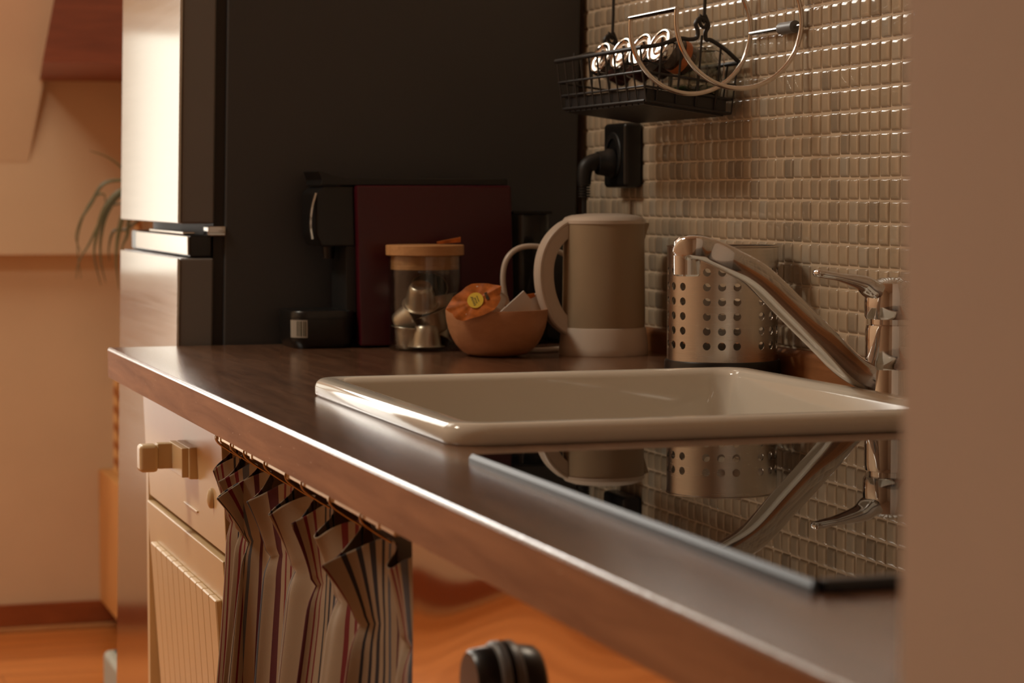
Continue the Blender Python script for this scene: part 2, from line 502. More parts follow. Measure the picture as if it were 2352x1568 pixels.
# windows: frames, glazing bars and the bright sky in their panes
def window(name, mat, plane, u0, u1, v0, v1, at, label, inset=0.02, bars=1):
    """plane 'back': u=x, v=z at y=at facing -y; 'ceil': u=x, v=y at z=at facing down"""
    f = 0.05
    fr = MB()
    def bx(a0, a1, b0, b1, t):
        if plane == 'back': fr.box(a0, a1, at-t, at, b0, b1, 0.004)
        else: fr.box(a0, a1, b0, b1, at-t, at, 0.004)
    bx(u0-f, u0, v0-f, v1+f, 0.04); bx(u1, u1+f, v0-f, v1+f, 0.04); bx(u0, u1, v0-f, v0, 0.04); bx(u0, u1, v1, v1+f, 0.04)
    for k in range(bars):
        c = u0+(u1-u0)*(k+1)/(bars+1); bx(c-0.02, c+0.02, v0, v1, 0.035)
    o = struct(fr.build(name, WHITE_FRAME), label, 'window')
    p = MB()
    if plane == 'back': p.faces([(u0,at-inset,v0), (u1,at-inset,v0), (u1,at-inset,v1), (u0,at-inset,v1)], [(0,1,2,3)])
    else: p.faces([(u0,v0,at-inset), (u0,v1,at-inset), (u1,v1,at-inset), (u1,v0,at-inset)], [(0,1,2,3)])
    p.build('pane', mat, o, smooth=0, recalc=False)
    return o
window('window_1', emissive('sky_tall', (1.0, 0.93, 0.82), SKY_TALL), 'back', -1.76, -1.18, 0.40, 2.74, YB-0.071, 'tall bright window in the back wall left of the frame', bars=0)
window('window_2', emissive('sky_slit', DAY, SKY_BACK), 'back', -1.08, -0.885, 0.92, 1.51, YB-0.071, 'narrow bright window in the back wall mirrored in the fridge front', bars=0)
window('added_window_5', emissive('highlight_pane', (1.0, 0.95, 0.88), SKY_UPPER), 'back', -1.12, -0.58, 1.72, 2.74, YB-0.071, 'added upper window in the back wall giving tile highlights', bars=0)  # unseen window added so tile bevels and worktop edge catch highlights
window('window_3', emissive('sky_left', DAY, SKY_LEFT), 'ceil', -2.16, -1.64, 2.50, 3.05, ZC, 'roof window over the kitchen', bars=0)
window('window_4', emissive('sky_far', DAY, SKY_FAR), 'ceil', -1.9, -0.75, 4.2, 5.3, ZC, 'roof window over the far side', bars=0)

# ------------------------------------------------------------------ worktop
XF, ZT, ZB = -0.621, 0.900, 0.862
YE, YS = 3.000, 0.7225
SX0, SX1, SY0, SY1 = -0.528, -0.062, 1.728, 2.240        # sink outline
HX0, HX1, HY0, HY1 = -0.545, -0.045, 1.036, 1.628        # hob outline
wt = thing('worktop', 'brown wood-look worktop with white-lit front edge running to the fridge', 'worktop', (XF, YS, ZB))
def worktop():
    m = MB()
    hx0, hx1, hy0, hy1 = SX0+0.012, SX1-0.012, SY0+0.012, SY1-0.012
    # front strip with rounded upper edge, swept along y
    r = 0.0035
    prof = [(XF+0.0025, ZB), (XF+0.0025, ZT-r), (XF, ZT-r)]
    for k in range(1, 7):
        a = math.pi-k*math.pi/12
        prof.append((XF+r+r*math.cos(a), ZT-r+r*math.sin(a)))
    prof += [(hx0, ZT), (hx0, ZB)]
    def strip(y0, y1, pr):
        n = len(pr)
        V = [(x, y, z) for y in (y0, y1) for x, z in pr]
        m.faces(V, [(k, (k+1) % n, n+(k+1) % n, n+k) for k in range(n)] + [tuple(range(n))[::-1], tuple(range(n, 2*n))])
    strip(YS, YE, prof)
    m.box(hx0, hx1, YS, hy0, ZB, ZT); m.box(hx0, hx1, hy1, YE, ZB, ZT); m.box(hx1, XW, YS, YE, ZB, ZT)
    return m
worktop().build('board', TOP, wt, smooth=30)
MB().box(XF, XF+0.0024, YS, YE, ZB, ZT-0.0036).build('front_edge', EDGE, wt, smooth=0)['label'] = 'tan wood-look front edge'
pr = [(XW, ZT), (XW-0.012, ZT)]
for k in range(8):
    a = math.pi-k*math.pi/14
    pr.append((XW-0.003+0.009*math.cos(a), ZT+0.019+0.009*math.sin(a)))
pr += [(XW, ZT+0.028)]
u = MB(); n = len(pr)
u.faces([(x, y, z) for y in (YS, YE) for x, z in pr], [(k, (k+1) % n, n+(k+1) % n, n+k) for k in range(n)] + [tuple(range(n))[::-1], tuple(range(n, 2*n))])
u.build('upstand_strip', UPST, wt)['label'] = 'orange-brown wooden strip along the tiles'

# ------------------------------------------------------------------ sink
def rrect(x0, x1, y0, y1, r, n=7):
    out = []
    for cx, cy, a0 in ((x1-r, y1-r, 0), (x0+r, y1-r, 90), (x0+r, y0+r, 180), (x1-r, y0+r, 270)):
        for k in range(n+1):
            a = R(a0+90*k/n)
            out.append((cx+r*math.cos(a), cy+r*math.sin(a)))
    return out
sk = thing('kitchen_sink', 'cream ceramic inset sink with glossy raised rim between hob and kettle', 'sink', ((SX0+SX1)/2, (SY0+SY1)/2, ZT))
def sink():
    m = MB()
    loops = []
    RH = 0.0175
    def lp(d, z, r): loops.append([(x, y, z) for x, y in rrect(SX0+d, SX1-d, SY0+d, SY1-d, max(r, 0.004))])
    lp(0.006, ZT-0.002, 0.026); lp(0.0015, ZT+0.0005, 0.030); lp(0.0, ZT+0.003, 0.032)
    for k in range(9):                                      # rounded outer shoulder
        a = R(180-90*k/8)
        d = 0.009+0.009*math.cos(a)
        lp(d, ZT+RH-0.009+0.009*math.sin(a), 0.032-d)
    lp(0.014, ZT+RH+0.0002, 0.022)
    for k in range(7):                                      # roll into the basin
        a = R(90-80*k/6)
        lp(0.017+0.009*math.cos(a), ZT+RH-0.009+0.009*math.sin(a), 0.022)
    for d, z, r in ((0.030, ZT-0.02, 0.026), (0.036, ZT-0.08, 0.034), (0.044, ZT-0.135, 0.045), (0.058, ZT-0.158, 0.06), (0.085, ZT-0.168, 0.07), (0.16, ZT-0.172, 0.05)):
        lp(d, z, r)
    n = len(loops[0])
    vs = [[m.bm.verts.new(p) for p in l] for l in loops]
    for i in range(len(vs)-1):
        for k in range(n):
            m.bm.faces.new((vs[i][k], vs[i][(k+1) % n], vs[i+1][(k+1) % n], vs[i+1][k]))
    m.bm.faces.new(vs[-1])
    return m
sink().build('basin', CERAMIC, sk, smooth=50, recalc=True)
MB().lathe([(0, 0.002), (0.022, 0.002), (0.035, 0.0035), (0.04, 0.001), (0.04, 0)], ((SX0+SX1)/2, (SY0+SY1)/2, ZT-0.172)).build('drain', CHROME, sk)

# ------------------------------------------------------------------ hob
hb = thing('ceramic_hob', 'black glass hob mirroring the tap and utensil holder', 'hob', ((HX0+HX1)/2, (HY0+HY1)/2, ZT))
MB().box(HX0+0.0036, HX1-0.005, HY0+0.010, HY1-0.002, ZT+0.0002, ZT+0.0062, 0.0006, 2).build('glass_plate', HOBG, hb)
def hob_trim():
    w, h = 0.0022, 0.0066
    V = []
    for y, k in ((HY0, 0.003), (HY1, 0.001)):
        sg = 1 if y == HY0 else -1
        V += [(HX0, y, ZT), (HX0, y+sg*k*0.3, ZT+h*0.55), (HX0+w, y+sg*k, ZT+h), (HX0+w+0.0012, y+sg*k, ZT+h), (HX0+w+0.0012, y, ZT)]
    return MB().faces(V, [(k, (k+1) % 5, 5+(k+1) % 5, 5+k) for k in range(5)]+[(4,3,2,1,0), (5,6,7,8,9)])
hob_trim().build('front_trim', HOBEDGE, hb)['label'] = 'thin grey metal edge strip'
MB().box(HX0+0.0075, HX1, HY0, HY0+0.0095, ZT+0.0001, ZT+0.0068, 0.0015).build('side_trim', HOBFRONT, hb)['label'] = 'black end strip nearest the wall end'

# ------------------------------------------------------------------ tap
TX, TY = -0.030, 1.965
tp = thing('mixer_tap', 'chrome mixer tap with lever and long slanting spout behind the sink', 'tap', (TX, TY, ZT))
MB().lathe([(0.0, 0), (0.027, 0), (0.027, 0.004), (0.0245, 0.010), (0.0238, 0.030), (0.0232, 0.033), (0.0232, 0.035), (0.0245, 0.038), (0.0250, 0.045), (0.0250, 0.070), (0.0240, 0.0745), (0.0205, 0.0755), (0.0205, 0.0815), (0, 0.0815)], (TX, TY, ZT), 40).build('tap_body', CHROME, tp)
MB().lathe([(0, 0.0805), (0.0245, 0.0805), (0.0258, 0.083), (0.0262, 0.095), (0.0255, 0.106), (0.022, 0.114), (0.012, 0.1185), (0, 0.1195)], (TX, TY, ZT), 40).build('tap_cap', CHROME, tp)
lv = [(TX+0.004, TY, ZT+0.108)]
for px, py in ((2012, 668), (1985, 651), (1950, 641), (1910, 633), (1884, 628), (1869, 626)):
    lv.append(PY(px, py, TY-0.001))
lv = bez(lv, 6)
nl = len(lv)
def flat(w, h, seg=24, e=0.7):
    return [(w*math.copysign(abs(math.cos(2*math.pi*k/seg))**e, math.cos(2*math.pi*k/seg)), h*math.copysign(abs(math.sin(2*math.pi*k/seg))**e, math.sin(2*math.pi*k/seg))) for k in range(seg)]
MB().sweep(lv, flat(1, 1), scales=[((0.019-0.012*min(1, i/nl*1.25))*q_, (0.0115-0.0078*min(1, i/nl*1.7))*q_) for i in range(nl) for q_ in (math.sqrt(max(0.02, 1-(max(0, i-(nl-5))/4.0)**2)),)]).build('tap_lever', CHROME, tp)
sp = [(TX-0.004, TY-0.002, ZT+0.018)]
xs = [-0.068, -0.110, -0.150, -0.185, -0.212, -0.232, -0.244, -0.249, -0.250]
for x, (px, py) in zip(xs, ((1960, 848), (1885, 776), (1806, 698), (1738, 633), (1680, 599), (1628, 575), (1600, 567), (1584, 570), (1579, 582))):
    p = PX(px, py, x); sp.append((p.x, p.y, p.z))
sp = bez(sp, 7); nsp = len(sp)
MB().sweep(sp, flat(1, 1, 28, 0.36), scales=[(0.0125, 0.0135-0.0035*i/nsp) for i in range(nsp)]).build('tap_spout', CHROME, tp)
tip = PX(1578, 585, -0.250)
MB().lathe([(0, 0.016), (0.008, 0.0155), (0.0118, 0.012), (0.0122, 0.004), (0.0122, 0.0015), (0.0112, 0.001), (0.0112, 0.0), (0.0122, -0.0005), (0.0120, -0.0175), (0.0105, -0.019), (0.0092, -0.019), (0.0092, -0.012), (0, -0.012)], (tip.x, tip.y, tip.z), 32).build('tap_outlet', CHROME, tp)

# ------------------------------------------------------------------ utensil holder with punched holes
HC = Vector((-0.042, 2.345, ZT))
uh = thing('utensil_holder', 'brushed steel cylinder with rows of round holes behind the spout', 'utensil holder', HC)
def holder():
    V, F, NRM = [], [], []
    r, th, z0, z1 = 0.0605, 0.0010, 0.0165, 0.1400
    ph = R(-90)-YAW+R(19.0)+2*YAW
    rows = [z0+0.0180+0.0158*k for k in range(6)]
    cols = [ph+R(60*g+15.6*k) for g in range(6) for k in (-1, 0, 1)]
    da, dz, hr = R(7.4), 0.0078, 0.0043
    def P(a, z, rr):
        V.append((rr*math.cos(a), rr*math.sin(a), z)); return len(V)-1
    def poly(pts):
        """a patch of the outer shell and its twin on the inner shell; pts = (angle, z)"""
        F.append([P(a, z, r) for a, z in pts]); NRM.append([(math.cos(a), math.sin(a), 0) for a, z in pts])
        F.append([P(a, z, r-th) for a, z in pts][::-1]); NRM.append([(-math.cos(a), -math.sin(a), 0) for a, z in pts][::-1])
    zlev = [z0]+[v for q in rows for v in (q-dz, q+dz)]+[z1]
    cuts = sorted([c-da for c in cols]+[c+da for c in cols])
    for i in range(len(cuts)):
        a0 = cuts[i]; a1 = cuts[i+1] if i+1 < len(cuts) else cuts[0]+2*math.pi
        for j in range(len(zlev)-1):
            za, zb = zlev[j], zlev[j+1]
            if i % 2 == 0 and j % 2 == 1:
                ac, zc = (a0+a1)/2, (za+zb)/2
                N = 24; inn = []; out = []
                for k in range(N):
                    t = 2*math.pi*k/N+math.pi/4
                    c, s_ = math.cos(t), math.sin(t); q = max(abs(c), abs(s_))
                    inn.append((ac+hr*c/r, zc+hr*s_)); out.append((ac+da*c/q, zc+dz*s_/q))
                for k in range(N):
                    k2 = (k+1) % N
                    poly([out[k], out[k2], inn[k2], inn[k]])
                    (a, z), (b, w) = inn[k], inn[k2]
                    F.append([P(a, z, r), P(b, w, r), P(b, w, r-th), P(a, z, r-th)])
                    n_ = []
                    for aa, zz in ((a, z), (b, w), (b, w), (a, z)):
                        tx = -(aa-ac)*r/hr; tz = -(zz-zc)/hr
                        n_.append((-math.sin(aa)*tx, math.cos(aa)*tx, tz))
                    NRM.append(n_)
            else:
                k_ = max(1, int((a1-a0)/R(3)+0.5))
                for k in range(k_):
                    b0, b1 = a0+(a1-a0)*k/k_, a0+(a1-a0)*(k+1)/k_
                    poly([(b0, za), (b1, za), (b1, zb), (b0, zb)])
    me = bpy.data.meshes.new('perforated_wall')
    me.from_pydata(V, [], F); me.update()
    me.polygons.foreach_set('use_smooth', [True]*len(me.polygons))
    me.normals_split_custom_set([n for l in NRM for n in l])
    o = bpy.data.objects.new('perforated_wall', me); me.materials.append(HOLDERST); COL.objects.link(o)
    o.parent = uh
    return o
holder()
MB().lathe([(0.0605, 0.1395), (0.0612, 0.1403), (0.0612, 0.1412), (0.0600, 0.1415), (0.0592, 0.1408), (0.0594, 0.1395)], HC, 72, close=True).build('rolled_rim', HOLDERST, uh)
MB().lathe([(0, 0), (0.062, 0), (0.0635, 0.0015), (0.0635, 0.0150), (0.0625, 0.0170), (0.0607, 0.0172), (0.0590, 0.012), (0, 0.012)], HC, 72).build('base_ring', BLACKPL, uh)

# ------------------------------------------------------------------ kettle
KC = Vector((-0.055, 2.690, ZT))
kt = thing('electric_kettle', 'small off-white plastic kettle with curved handle by the tiles', 'kettle', KC)
MB().lathe([(0, 0.034), (0.0505, 0.034), (0.0512, 0.040), (0.0505, 0.100), (0.0500, 0.150), (0.0498, 0.162), (0.0485, 0.162), (0.0485, 0.042), (0, 0.042)], KC, 64).build('kettle_jug', KETTLE, kt)
MB().lathe([(0, 0), (0.0545, 0), (0.0555, 0.002), (0.0550, 0.010), (0.0528, 0.030), (0.0520, 0.0335), (0.049, 0.0345), (0, 0.0345)], KC, 64).build('kettle_base', WHITEPL, kt)
MB().lathe([(0, 0.1735), (0.020, 0.1732), (0.040, 0.1712), (0.048, 0.1685), (0.0510, 0.165), (0.0508, 0.161), (0.046, 0.160), (0, 0.160)], KC, 64).build('kettle_lid', WHITEPL, kt)
MB().faces([(KC.x+0.040, KC.y-0.016, ZT+0.164), (KC.x+0.040, KC.y+0.016, ZT+0.164), (KC.x+0.0585, KC.y-0.004, ZT+0.161), (KC.x+0.046, KC.y-0.010, ZT+0.128), (KC.x+0.046, KC.y+0.010, ZT+0.128)],
           [(0,1,2), (0,2,3), (1,4,2), (2,4,3), (0,3,4,1)]).build('kettle_spout', KETTLE, kt)
hp = [(KC.x-0.020, KC.y, ZT+0.1705)]
for px, py in ((1335, 505), (1296, 524), (1265, 556), (1249, 598), (1247, 645), (1256, 690), (1276, 730), (1306, 757)):
    hp.append(PY(px, py, KC.y))
hp = bez(hp, 6); nh = len(hp)
prof = [(-0.0085,-0.0115), (0.0085,-0.0115), (0.0095,-0.009), (0.0095,0.003), (0.0110,0.004), (0.0110,0.0065), (0.009,0.0085), (-0.009,0.0085), (-0.0110,0.0065), (-0.0110,0.004), (-0.0095,0.003), (-0.0095,-0.009)]
MB().sweep(hp, prof, scales=[(1.0, 0.35+0.65*min(1, i/nh*4)) for i in range(nh)]).build('kettle_handle', WHITEPL, kt, smooth=40)
cp = [PZ(1303, 800, ZT+0.0035)]
cp[0].y += 0.0
cp += [Vector((-0.128, 2.735, ZT+0.0035)), Vector((-0.158, 2.768, ZT+0.0035)), Vector((-0.185, 2.790, ZT+0.012))]
for px, py in ((1183, 735), (1163, 690), (1155, 640), (1163, 597), (1187, 572), (1222, 565), (1265, 572), (1300, 586), (1345, 620)):
    cp.append(PY(px, py, 2.795))
cp += [Vector((-0.055, 2.790, 0.965)), Vector((-0.045, 2.790, ZT+0.02)), Vector((-0.040, 2.765, ZT+0.004))]
MB().tube(bez(cp, 8), 0.0034, 10).build('power_cord', WHITEPL, kt)['label'] = 'white cord looping behind the wooden bowl'

# ------------------------------------------------------------------ wooden bowl and the portion packs in it
BC = Vector((-0.190, 2.700, ZT))
bo = [(0, 0), (0.024, 0), (0.030, 0.0015)]
for k in range(1, 11):
    t = k/10
    bo.append((0.030+0.0325*math.sin(t*math.pi/2)**0.9, 0.0015+0.0545*(1-math.cos(t*math.pi/2))**0.85))
bo += [(0.0620, 0.0572), (0.0598, 0.0572)]
for k in range(9, -1, -1):
    t = k/10
    bo.append((0.026+0.0325*math.sin(t*math.pi/2)**0.9, 0.0065+0.0495*(1-math.cos(t*math.pi/2))**0.85))
bo += [(0, 0.0062)]
tag(MB().lathe(bo, BC, 64).build('wooden_bowl', BOWLWOOD), 'light wooden bowl holding small packs in front of the coffee machine', 'bowl')
def portion(name, label, c, axis, spin, r1, r2, h, lid=None):
    """a small plastic portion tub: white cup, foil lid across its wide end"""
    t = thing(name, label, 'portion pack', c, 'portion packs in the bowl')
    t.matrix_world = Matrix.Translation(c) @ basis(axis) @ Matrix.Rotation(spin, 4, 'Z')
    MB().lathe([(0, 0), (r1*0.9, 0), (r1, 0.001), (r2, h-0.001), (r2+0.003, h-0.0008), (r2+0.003, h), (0, h)], (0,0,0), 28).build('cup', PAPER, t, local=True)
    if lid:
        bm = MB()
        N = 30
        ring = [(1.62*(r2+0.0045+0.0012*math.sin(5*a)+0.0008*math.sin(9*a))*math.cos(a), (r2+0.0045+0.0012*math.sin(5*a+1))*math.sin(a)) for a in [2*math.pi*k/N for k in range(N)]]
        V = [(x*q, y*q, h+0.0004+dz+0.0008*(1-q)+q*(0.0011*math.sin(k*1.9)+0.0009*math.sin(k*0.83+1))+(0.0005 if q < 0.9 else 0)) for dz in (0,) for q in (1, 0.75, 0.4) for k, (x, y) in enumerate(ring)] + [(0, 0, h+0.0012)]
        F = [(i*N+k, i*N+(k+1) % N, (i+1)*N+(k+1) % N, (i+1)*N+k) for i in range(2) for k in range(N)] + [(2*N+k, 2*N+(k+1) % N, 3*N) for k in range(N)]
        lo = bm.faces(V, F).build('foil_lid', ORANGE, t, local=True)
        lo['label'] = 'crinkled orange foil lid with yellow disc'
        ly = MB().lathe([(0, 0.0005), (0.0098, 0.0004), (0.0098, -0.0003), (0, -0.0003)], (0.001, 0.0, h+0.0024), 28).build('yellow_disc', YELLOW, lo, local=True)
        pm = MB()
        rr = random.Random(5)
        for row, (yy, x0, x1, hh) in enumerate(((0.0026, -0.006, 0.006, 0.0028), (-0.0006, -0.0045, 0.0035, 0.0016), (-0.0034, -0.0035, 0.0045, 0.0014))):
            x = x0
            while x < x1:
                w = hh*rr.uniform(0.28, 0.4)
                pm.box(0.001-yy-hh/2, 0.001-yy+hh/2, x, x+w, h+0.0026, h+0.0030)
                if rr.random() < 0.6: pm.box(0.001-yy-hh/2, 0.001-yy-hh/2+w*0.8, x, x+w*2, h+0.0026, h+0.0030)
                x += hh*0.72
        x = -0.005
        while x < 0.005:
            pm.box(0.0138, 0.0172, x, x+0.0009, h+0.0008, h+0.0024); x += 0.0017
        pm.build('printing', DKPRINT, lo, local=True, smooth=0)
    return t
p1 = PY(1098, 706, 2.672)
portion('portion_pack', 'white portion pack with orange lid and yellow disc hanging over bowl rim', p1, (-0.42, -0.82, 0.38), R(24), 0.0125, 0.0165, 0.022, True)
p2 = PY(1140, 712, 2.690)
portion('portion_pack', 'white portion cup lying behind the orange-lidded pack in the bowl', PY(1128, 716, 2.715), (0.35, 0.5, 0.8), 0, 0.0135, 0.0155, 0.021)
def sachet(label, corners, thick, tear=None):
    """a folded white paper sachet with a torn corner"""
    c = sum((Vector(q) for q in corners), Vector())/len(corners)
    t = thing('paper_sachet', label, 'sachet', c, 'paper sachets in the bowl')
    n = len(corners)
    d = Vector((0.10, 0.95, 0.05)).normalized()*thick
    V = [Vector(q) for q in corners]+[Vector(q)+d for q in corners]+[c-d*0.6, c+d*1.6]
    F = [(k, (k+1) % n, 2*n) for k in range(n)]+[(n+k, n+(k+1) % n, 2*n+1) for k in range(n)]+[(k, (k+1) % n, n+(k+1) % n, n+k) for k in range(n)]
    MB().faces(V, F).build('paper', PAPER, t)
    if tear:
        q = [Vector(v)-d*0.9 for v in tear]
        MB().faces(q+[v+d*0.7 for v in q], [(0,1,2,3), (4,5,6,7), (0,1,5,4), (1,2,6,5), (2,3,7,6), (3,0,4,7)]).build('orange_print', ORANGE, t)
    return t
Q = lambda px, py, y=2.69: PY(px, py, y)
sachet('white paper sachet with raised corner in the right half of the bowl', [Q(1150, 716), Q(1203, 668), Q(1222, 690), Q(1214, 722), Q(1190, 740), Q(1160, 738)], 0.004)
sachet('white sachet with small orange print leaning by the kettle handle', [Q(1208, 690, 2.705), Q(1234, 672, 2.705), Q(1244, 712, 2.705), Q(1236, 740, 2.705), Q(1206, 742, 2.705)], 0.004, [Q(1207, 676, 2.703), Q(1226, 673, 2.703), Q(1229, 680, 2.703), Q(1213, 687, 2.703)])

# ------------------------------------------------------------------ glass jar with coffee capsules
JC = Vector((-0.2440, 2.832, ZT))
jr = thing('glass_jar', 'glass jar with bamboo lid full of silver coffee capsules', 'jar', JC)
MB().lathe([(0, 0.0004), (0.043, 0.0004), (0.0455, 0.002), (0.0462, 0.006), (0.0462, 0.117), (0.0455, 0.1195), (0.0440, 0.1195), (0.0438, 0.117), (0.0438, 0.006), (0.042, 0.0035), (0, 0.0035)], JC, 64).build('glass_body', CLEAR, jr)
MB().lathe([(0, 0.102), (0.0428, 0.102), (0.0434, 0.1025), (0.0434, 0.1075), (0.0428, 0.108), (0.0432, 0.1095), (0.0434, 0.1200), (0.0485, 0.1200), (0.0495, 0.1208), (0.0495, 0.1322), (0.0487, 0.1330), (0, 0.1330)], JC, 64).build('bamboo_lid', BAMBOO, jr)
cap_body = [(0, 0.0252), (0.0040, 0.0250), (0.0060, 0.0258), (0.0074, 0.0270), (0.0090, 0.0270), (0.0104, 0.0258), (0.0116, 0.0228), (0.0128, 0.0170), (0.0142, 0.0080), (0.0148, 0.0030), (0.0154, 0.0012), (0.0180, 0.0010), (0.0184, 0.0005), (0.0182, 0.0), (0.0150, 0.0)]
cap0 = None
def capsule(label, dx, dy, dz, axis):
    global cap0
    c = Vector((JC.x+dx, JC.y+dy, ZT+dz))
    if cap0 is None:
        t = thing('coffee_capsule', label, 'coffee capsule', c, 'coffee capsules in the jar')
        MB().lathe(cap_body, (0,0,0), 28).build('capsule_cup', SILVER, t, local=True)
        MB().lathe([(0.0174, -0.0002), (0.0172, -0.0006), (0.010, -0.0010), (0, -0.0011), ], (0,0,0), 28).build('seal_foil', FOIL, t, local=True)
        cap0 = t
    else:
        t = cap0.copy(); COL.objects.link(t)
        t['label'] = label
        for ch in list(cap0.children):
            q = ch.copy(); COL.objects.link(q); q.parent = t
    t.matrix_world = Matrix.Translation(c) @ basis(axis) @ Matrix.Diagonal((1.30, 1.30, 1.04, 1))
    return t
capsule('silver coffee capsule standing dome-up at the jar bottom in front', -0.0030, -0.0160, 0.0052, (0, 0, 1))
capsule('top coffee capsule of the jar, dome up on the pile', -0.0090, -0.0130, 0.0590, (-0.15, -0.50, 0.88))
capsule('silver capsule at the jar centre showing its dome, dark rim above', 0.0040, -0.0080, 0.0480, (0.34, -0.02, -0.90))
capsule('silver capsule at the left glass with dome facing left', -0.0125, -0.0010, 0.0440, (-0.78, 0.42, -0.45))
capsule('lower left coffee capsule resting dome-down below the tilted one', -0.0190, 0.0020, 0.0300, (-0.05, 0.05, -1))
capsule('coffee capsule on the right of the jar, rim up beside the top one', 0.0175, 0.0000, 0.0680, (0.15, -0.1, -1))
capsule('dark coffee capsule at the lower right of the jar', 0.0150, 0.0110, 0.0120, (0.3, 0.3, 0.9))
capsule('capsule at the back right of the jar with dark foil visible', 0.0100, 0.0150, 0.0790, (0.1, 0.55, -0.5))
tag(MB().faces([PY(1003, 556, 2.836), PY(1058, 545, 2.836), PY(1058, 556, 2.836), PY(1004, 560.5, 2.836), PY(1003, 555, 2.852), PY(1058, 544, 2.852), PY(1058, 556, 2.852), PY(1004, 560, 2.852)],
               [(0,1,2,3), (7,6,5,4), (0,4,5,1), (1,5,6,2), (2,6,7,3), (3,7,4,0)]).build('sugar_stick', ORANGE), 'small dark orange packet lying on the bamboo jar lid', 'packet')

# ------------------------------------------------------------------ coffee machine (side view)
Y0, Y1 = 2.886, 2.996
cm = thing('coffee_machine', 'dark red and black capsule coffee machine in front of the fridge', 'coffee machine', (-0.22, 2.94, ZT))
def prism(pts, y0, y1, bev=0.0):
    t = bmesh.new()
    a = [t.verts.new((x, y0, z)) for x, z in pts]; b = [t.verts.new((x, y1, z)) for x, z in pts]
    n = len(pts)
    t.faces.new(a); t.faces.new(b[::-1])
    for k in range(n): t.faces.new((a[k], b[k], b[(k+1) % n], a[(k+1) % n]))
    if bev:
        bmesh.ops.bevel(t, geom=t.edges[:], offset=bev, segments=2, profile=0.5, affect='EDGES')
    m = MB(); m.merge(t); m.wn = True; return m
prism([(-0.3195, 1.1080), (-0.1120, 1.1080), (-0.1065, 0.9025), (-0.3145, 0.9025)], Y0, Y1, 0.003).build('housing', RED, cm)
prism([(-0.3640, 1.1085), (-0.1140, 1.1085), (-0.1140, 1.1170), (-0.3300, 1.1170), (-0.3480, 1.1200), (-0.3640, 1.1270), (-0.3670, 1.1260), (-0.3600, 1.1150)], Y0+0.010, Y1-0.010, 0.001).build('lid_lever', BLACKPL, cm)
prism([(-0.3690, 1.0980), (-0.3600, 1.1070), (-0.3190, 1.1070), (-0.3170, 1.0300), (-0.3620, 1.0300), (-0.3690, 1.0450)], Y0+0.012, Y1-0.012, 0.003).build('brew_head', BLACKPL, cm)
MB().sweep(bez([(-0.3690, Y0+0.016, 1.098), (-0.3745, Y0+0.014, 1.080), (-0.3765, Y0+0.014, 1.058), (-0.3740, Y0+0.015, 1.040)], 6), [(-0.0035,-0.0012), (0.0035,-0.0012), (0.0035,0.0012), (-0.0035,0.0012)], up=(-1,0,0)).build('chrome_trim', CHROME, cm)['label'] = 'thin chrome strip on the brew head'
MB().lathe([(0, 0), (0.007, 0), (0.009, 0.016), (0, 0.016)], (-0.343, 2.941, 1.014), 20).build('coffee_spout', BLACKPL, cm)
MB().box(-0.3300, -0.3155, Y0+0.014, Y1-0.014, 0.945, 1.031, 0.002).build('back_column', BLACKMATT, cm)
dt = [(x, y) for x, y in rrect(-0.4020, -0.3160, Y0+0.004, Y1-0.004, 0.022)]
def extr(loop, levels, m=None):
    m = m or MB()
    c = Vector((sum(p[0] for p in loop)/len(loop), sum(p[1] for p in loop)/len(loop)))
    vs = []
    for z, k in levels:
        vs.append([m.bm.verts.new((c.x+(x-c.x)*k, c.y+(y-c.y)*k, z)) for x, y in loop])
    n = len(loop)
    for i in range(len(vs)-1):
        for k in range(n): m.bm.faces.new((vs[i][k], vs[i][(k+1) % n], vs[i+1][(k+1) % n], vs[i+1][k]))
    m.bm.faces.new(vs[0][::-1]); m.bm.faces.new(vs[-1])
    return m
tr = extr(dt, [(0.9005, 0.88), (0.9060, 0.95), (0.912, 0.99), (0.938, 1.0), (0.9382, 0.992), (0.9395, 0.992), (0.9397, 1.0), (0.9465, 0.995), (0.9480, 0.975)]).build('drip_tray', BLACKPL, cm)
def arc_patch(a0, a1, r, t, z0, z1, n=8):
    c = Vector((-0.4020+0.022, Y0+0.004+0.022))
    V = []
    for k in range(n+1):
        a = R(a0+(a1-a0)*k/n)
        for q in (r, r+t):
            for z in (z0, z1): V.append((c.x+q*math.cos(a), c.y+q*math.sin(a), z))
    F = []
    for k in range(n):
        b = 4*k
        F += [(b, b+1, b+5, b+4), (b+2, b+6, b+7, b+3), (b, b+4, b+6, b+2), (b+1, b+3, b+7, b+5)]
    return MB().faces(V, F+[(0, 2, 3, 1), (4*n, 4*n+1, 4*n+3, 4*n+2)])
sk_ = arc_patch(196, 262, 0.0220, 0.0003, 0.9145, 0.9370).build('sticker', STICKER, tr); sk_['label'] = 'small pale barcode sticker'
bars = MB()
for a0, a1 in ((226, 229), (233, 235), (239, 243), (248, 250.5), (254, 257)):
    q = arc_patch(a0, a1, 0.02225, 0.0003, 0.9165, 0.9355, 2)
    q.bm.verts.ensure_lookup_table(); bars.merge(q.bm)
bars.build('barcode_lines', DKPRINT, tr, smooth=0)
tk = extr(rrect(-0.1050, -0.0525, Y0+0.012, Y1-0.008, 0.016), [(0.9005, 0.97), (0.905, 1.0), (1.068, 1.0), (1.0705, 0.985)])
tk.build('water_tank', TANKG, cm)['label'] = 'smoky see-through water tank'
MB().box(-0.1055, -0.0520, Y0+0.011, Y1-0.007, 1.0708, 1.0745, 0.001).build('tank_lid', BLACKPL, cm)

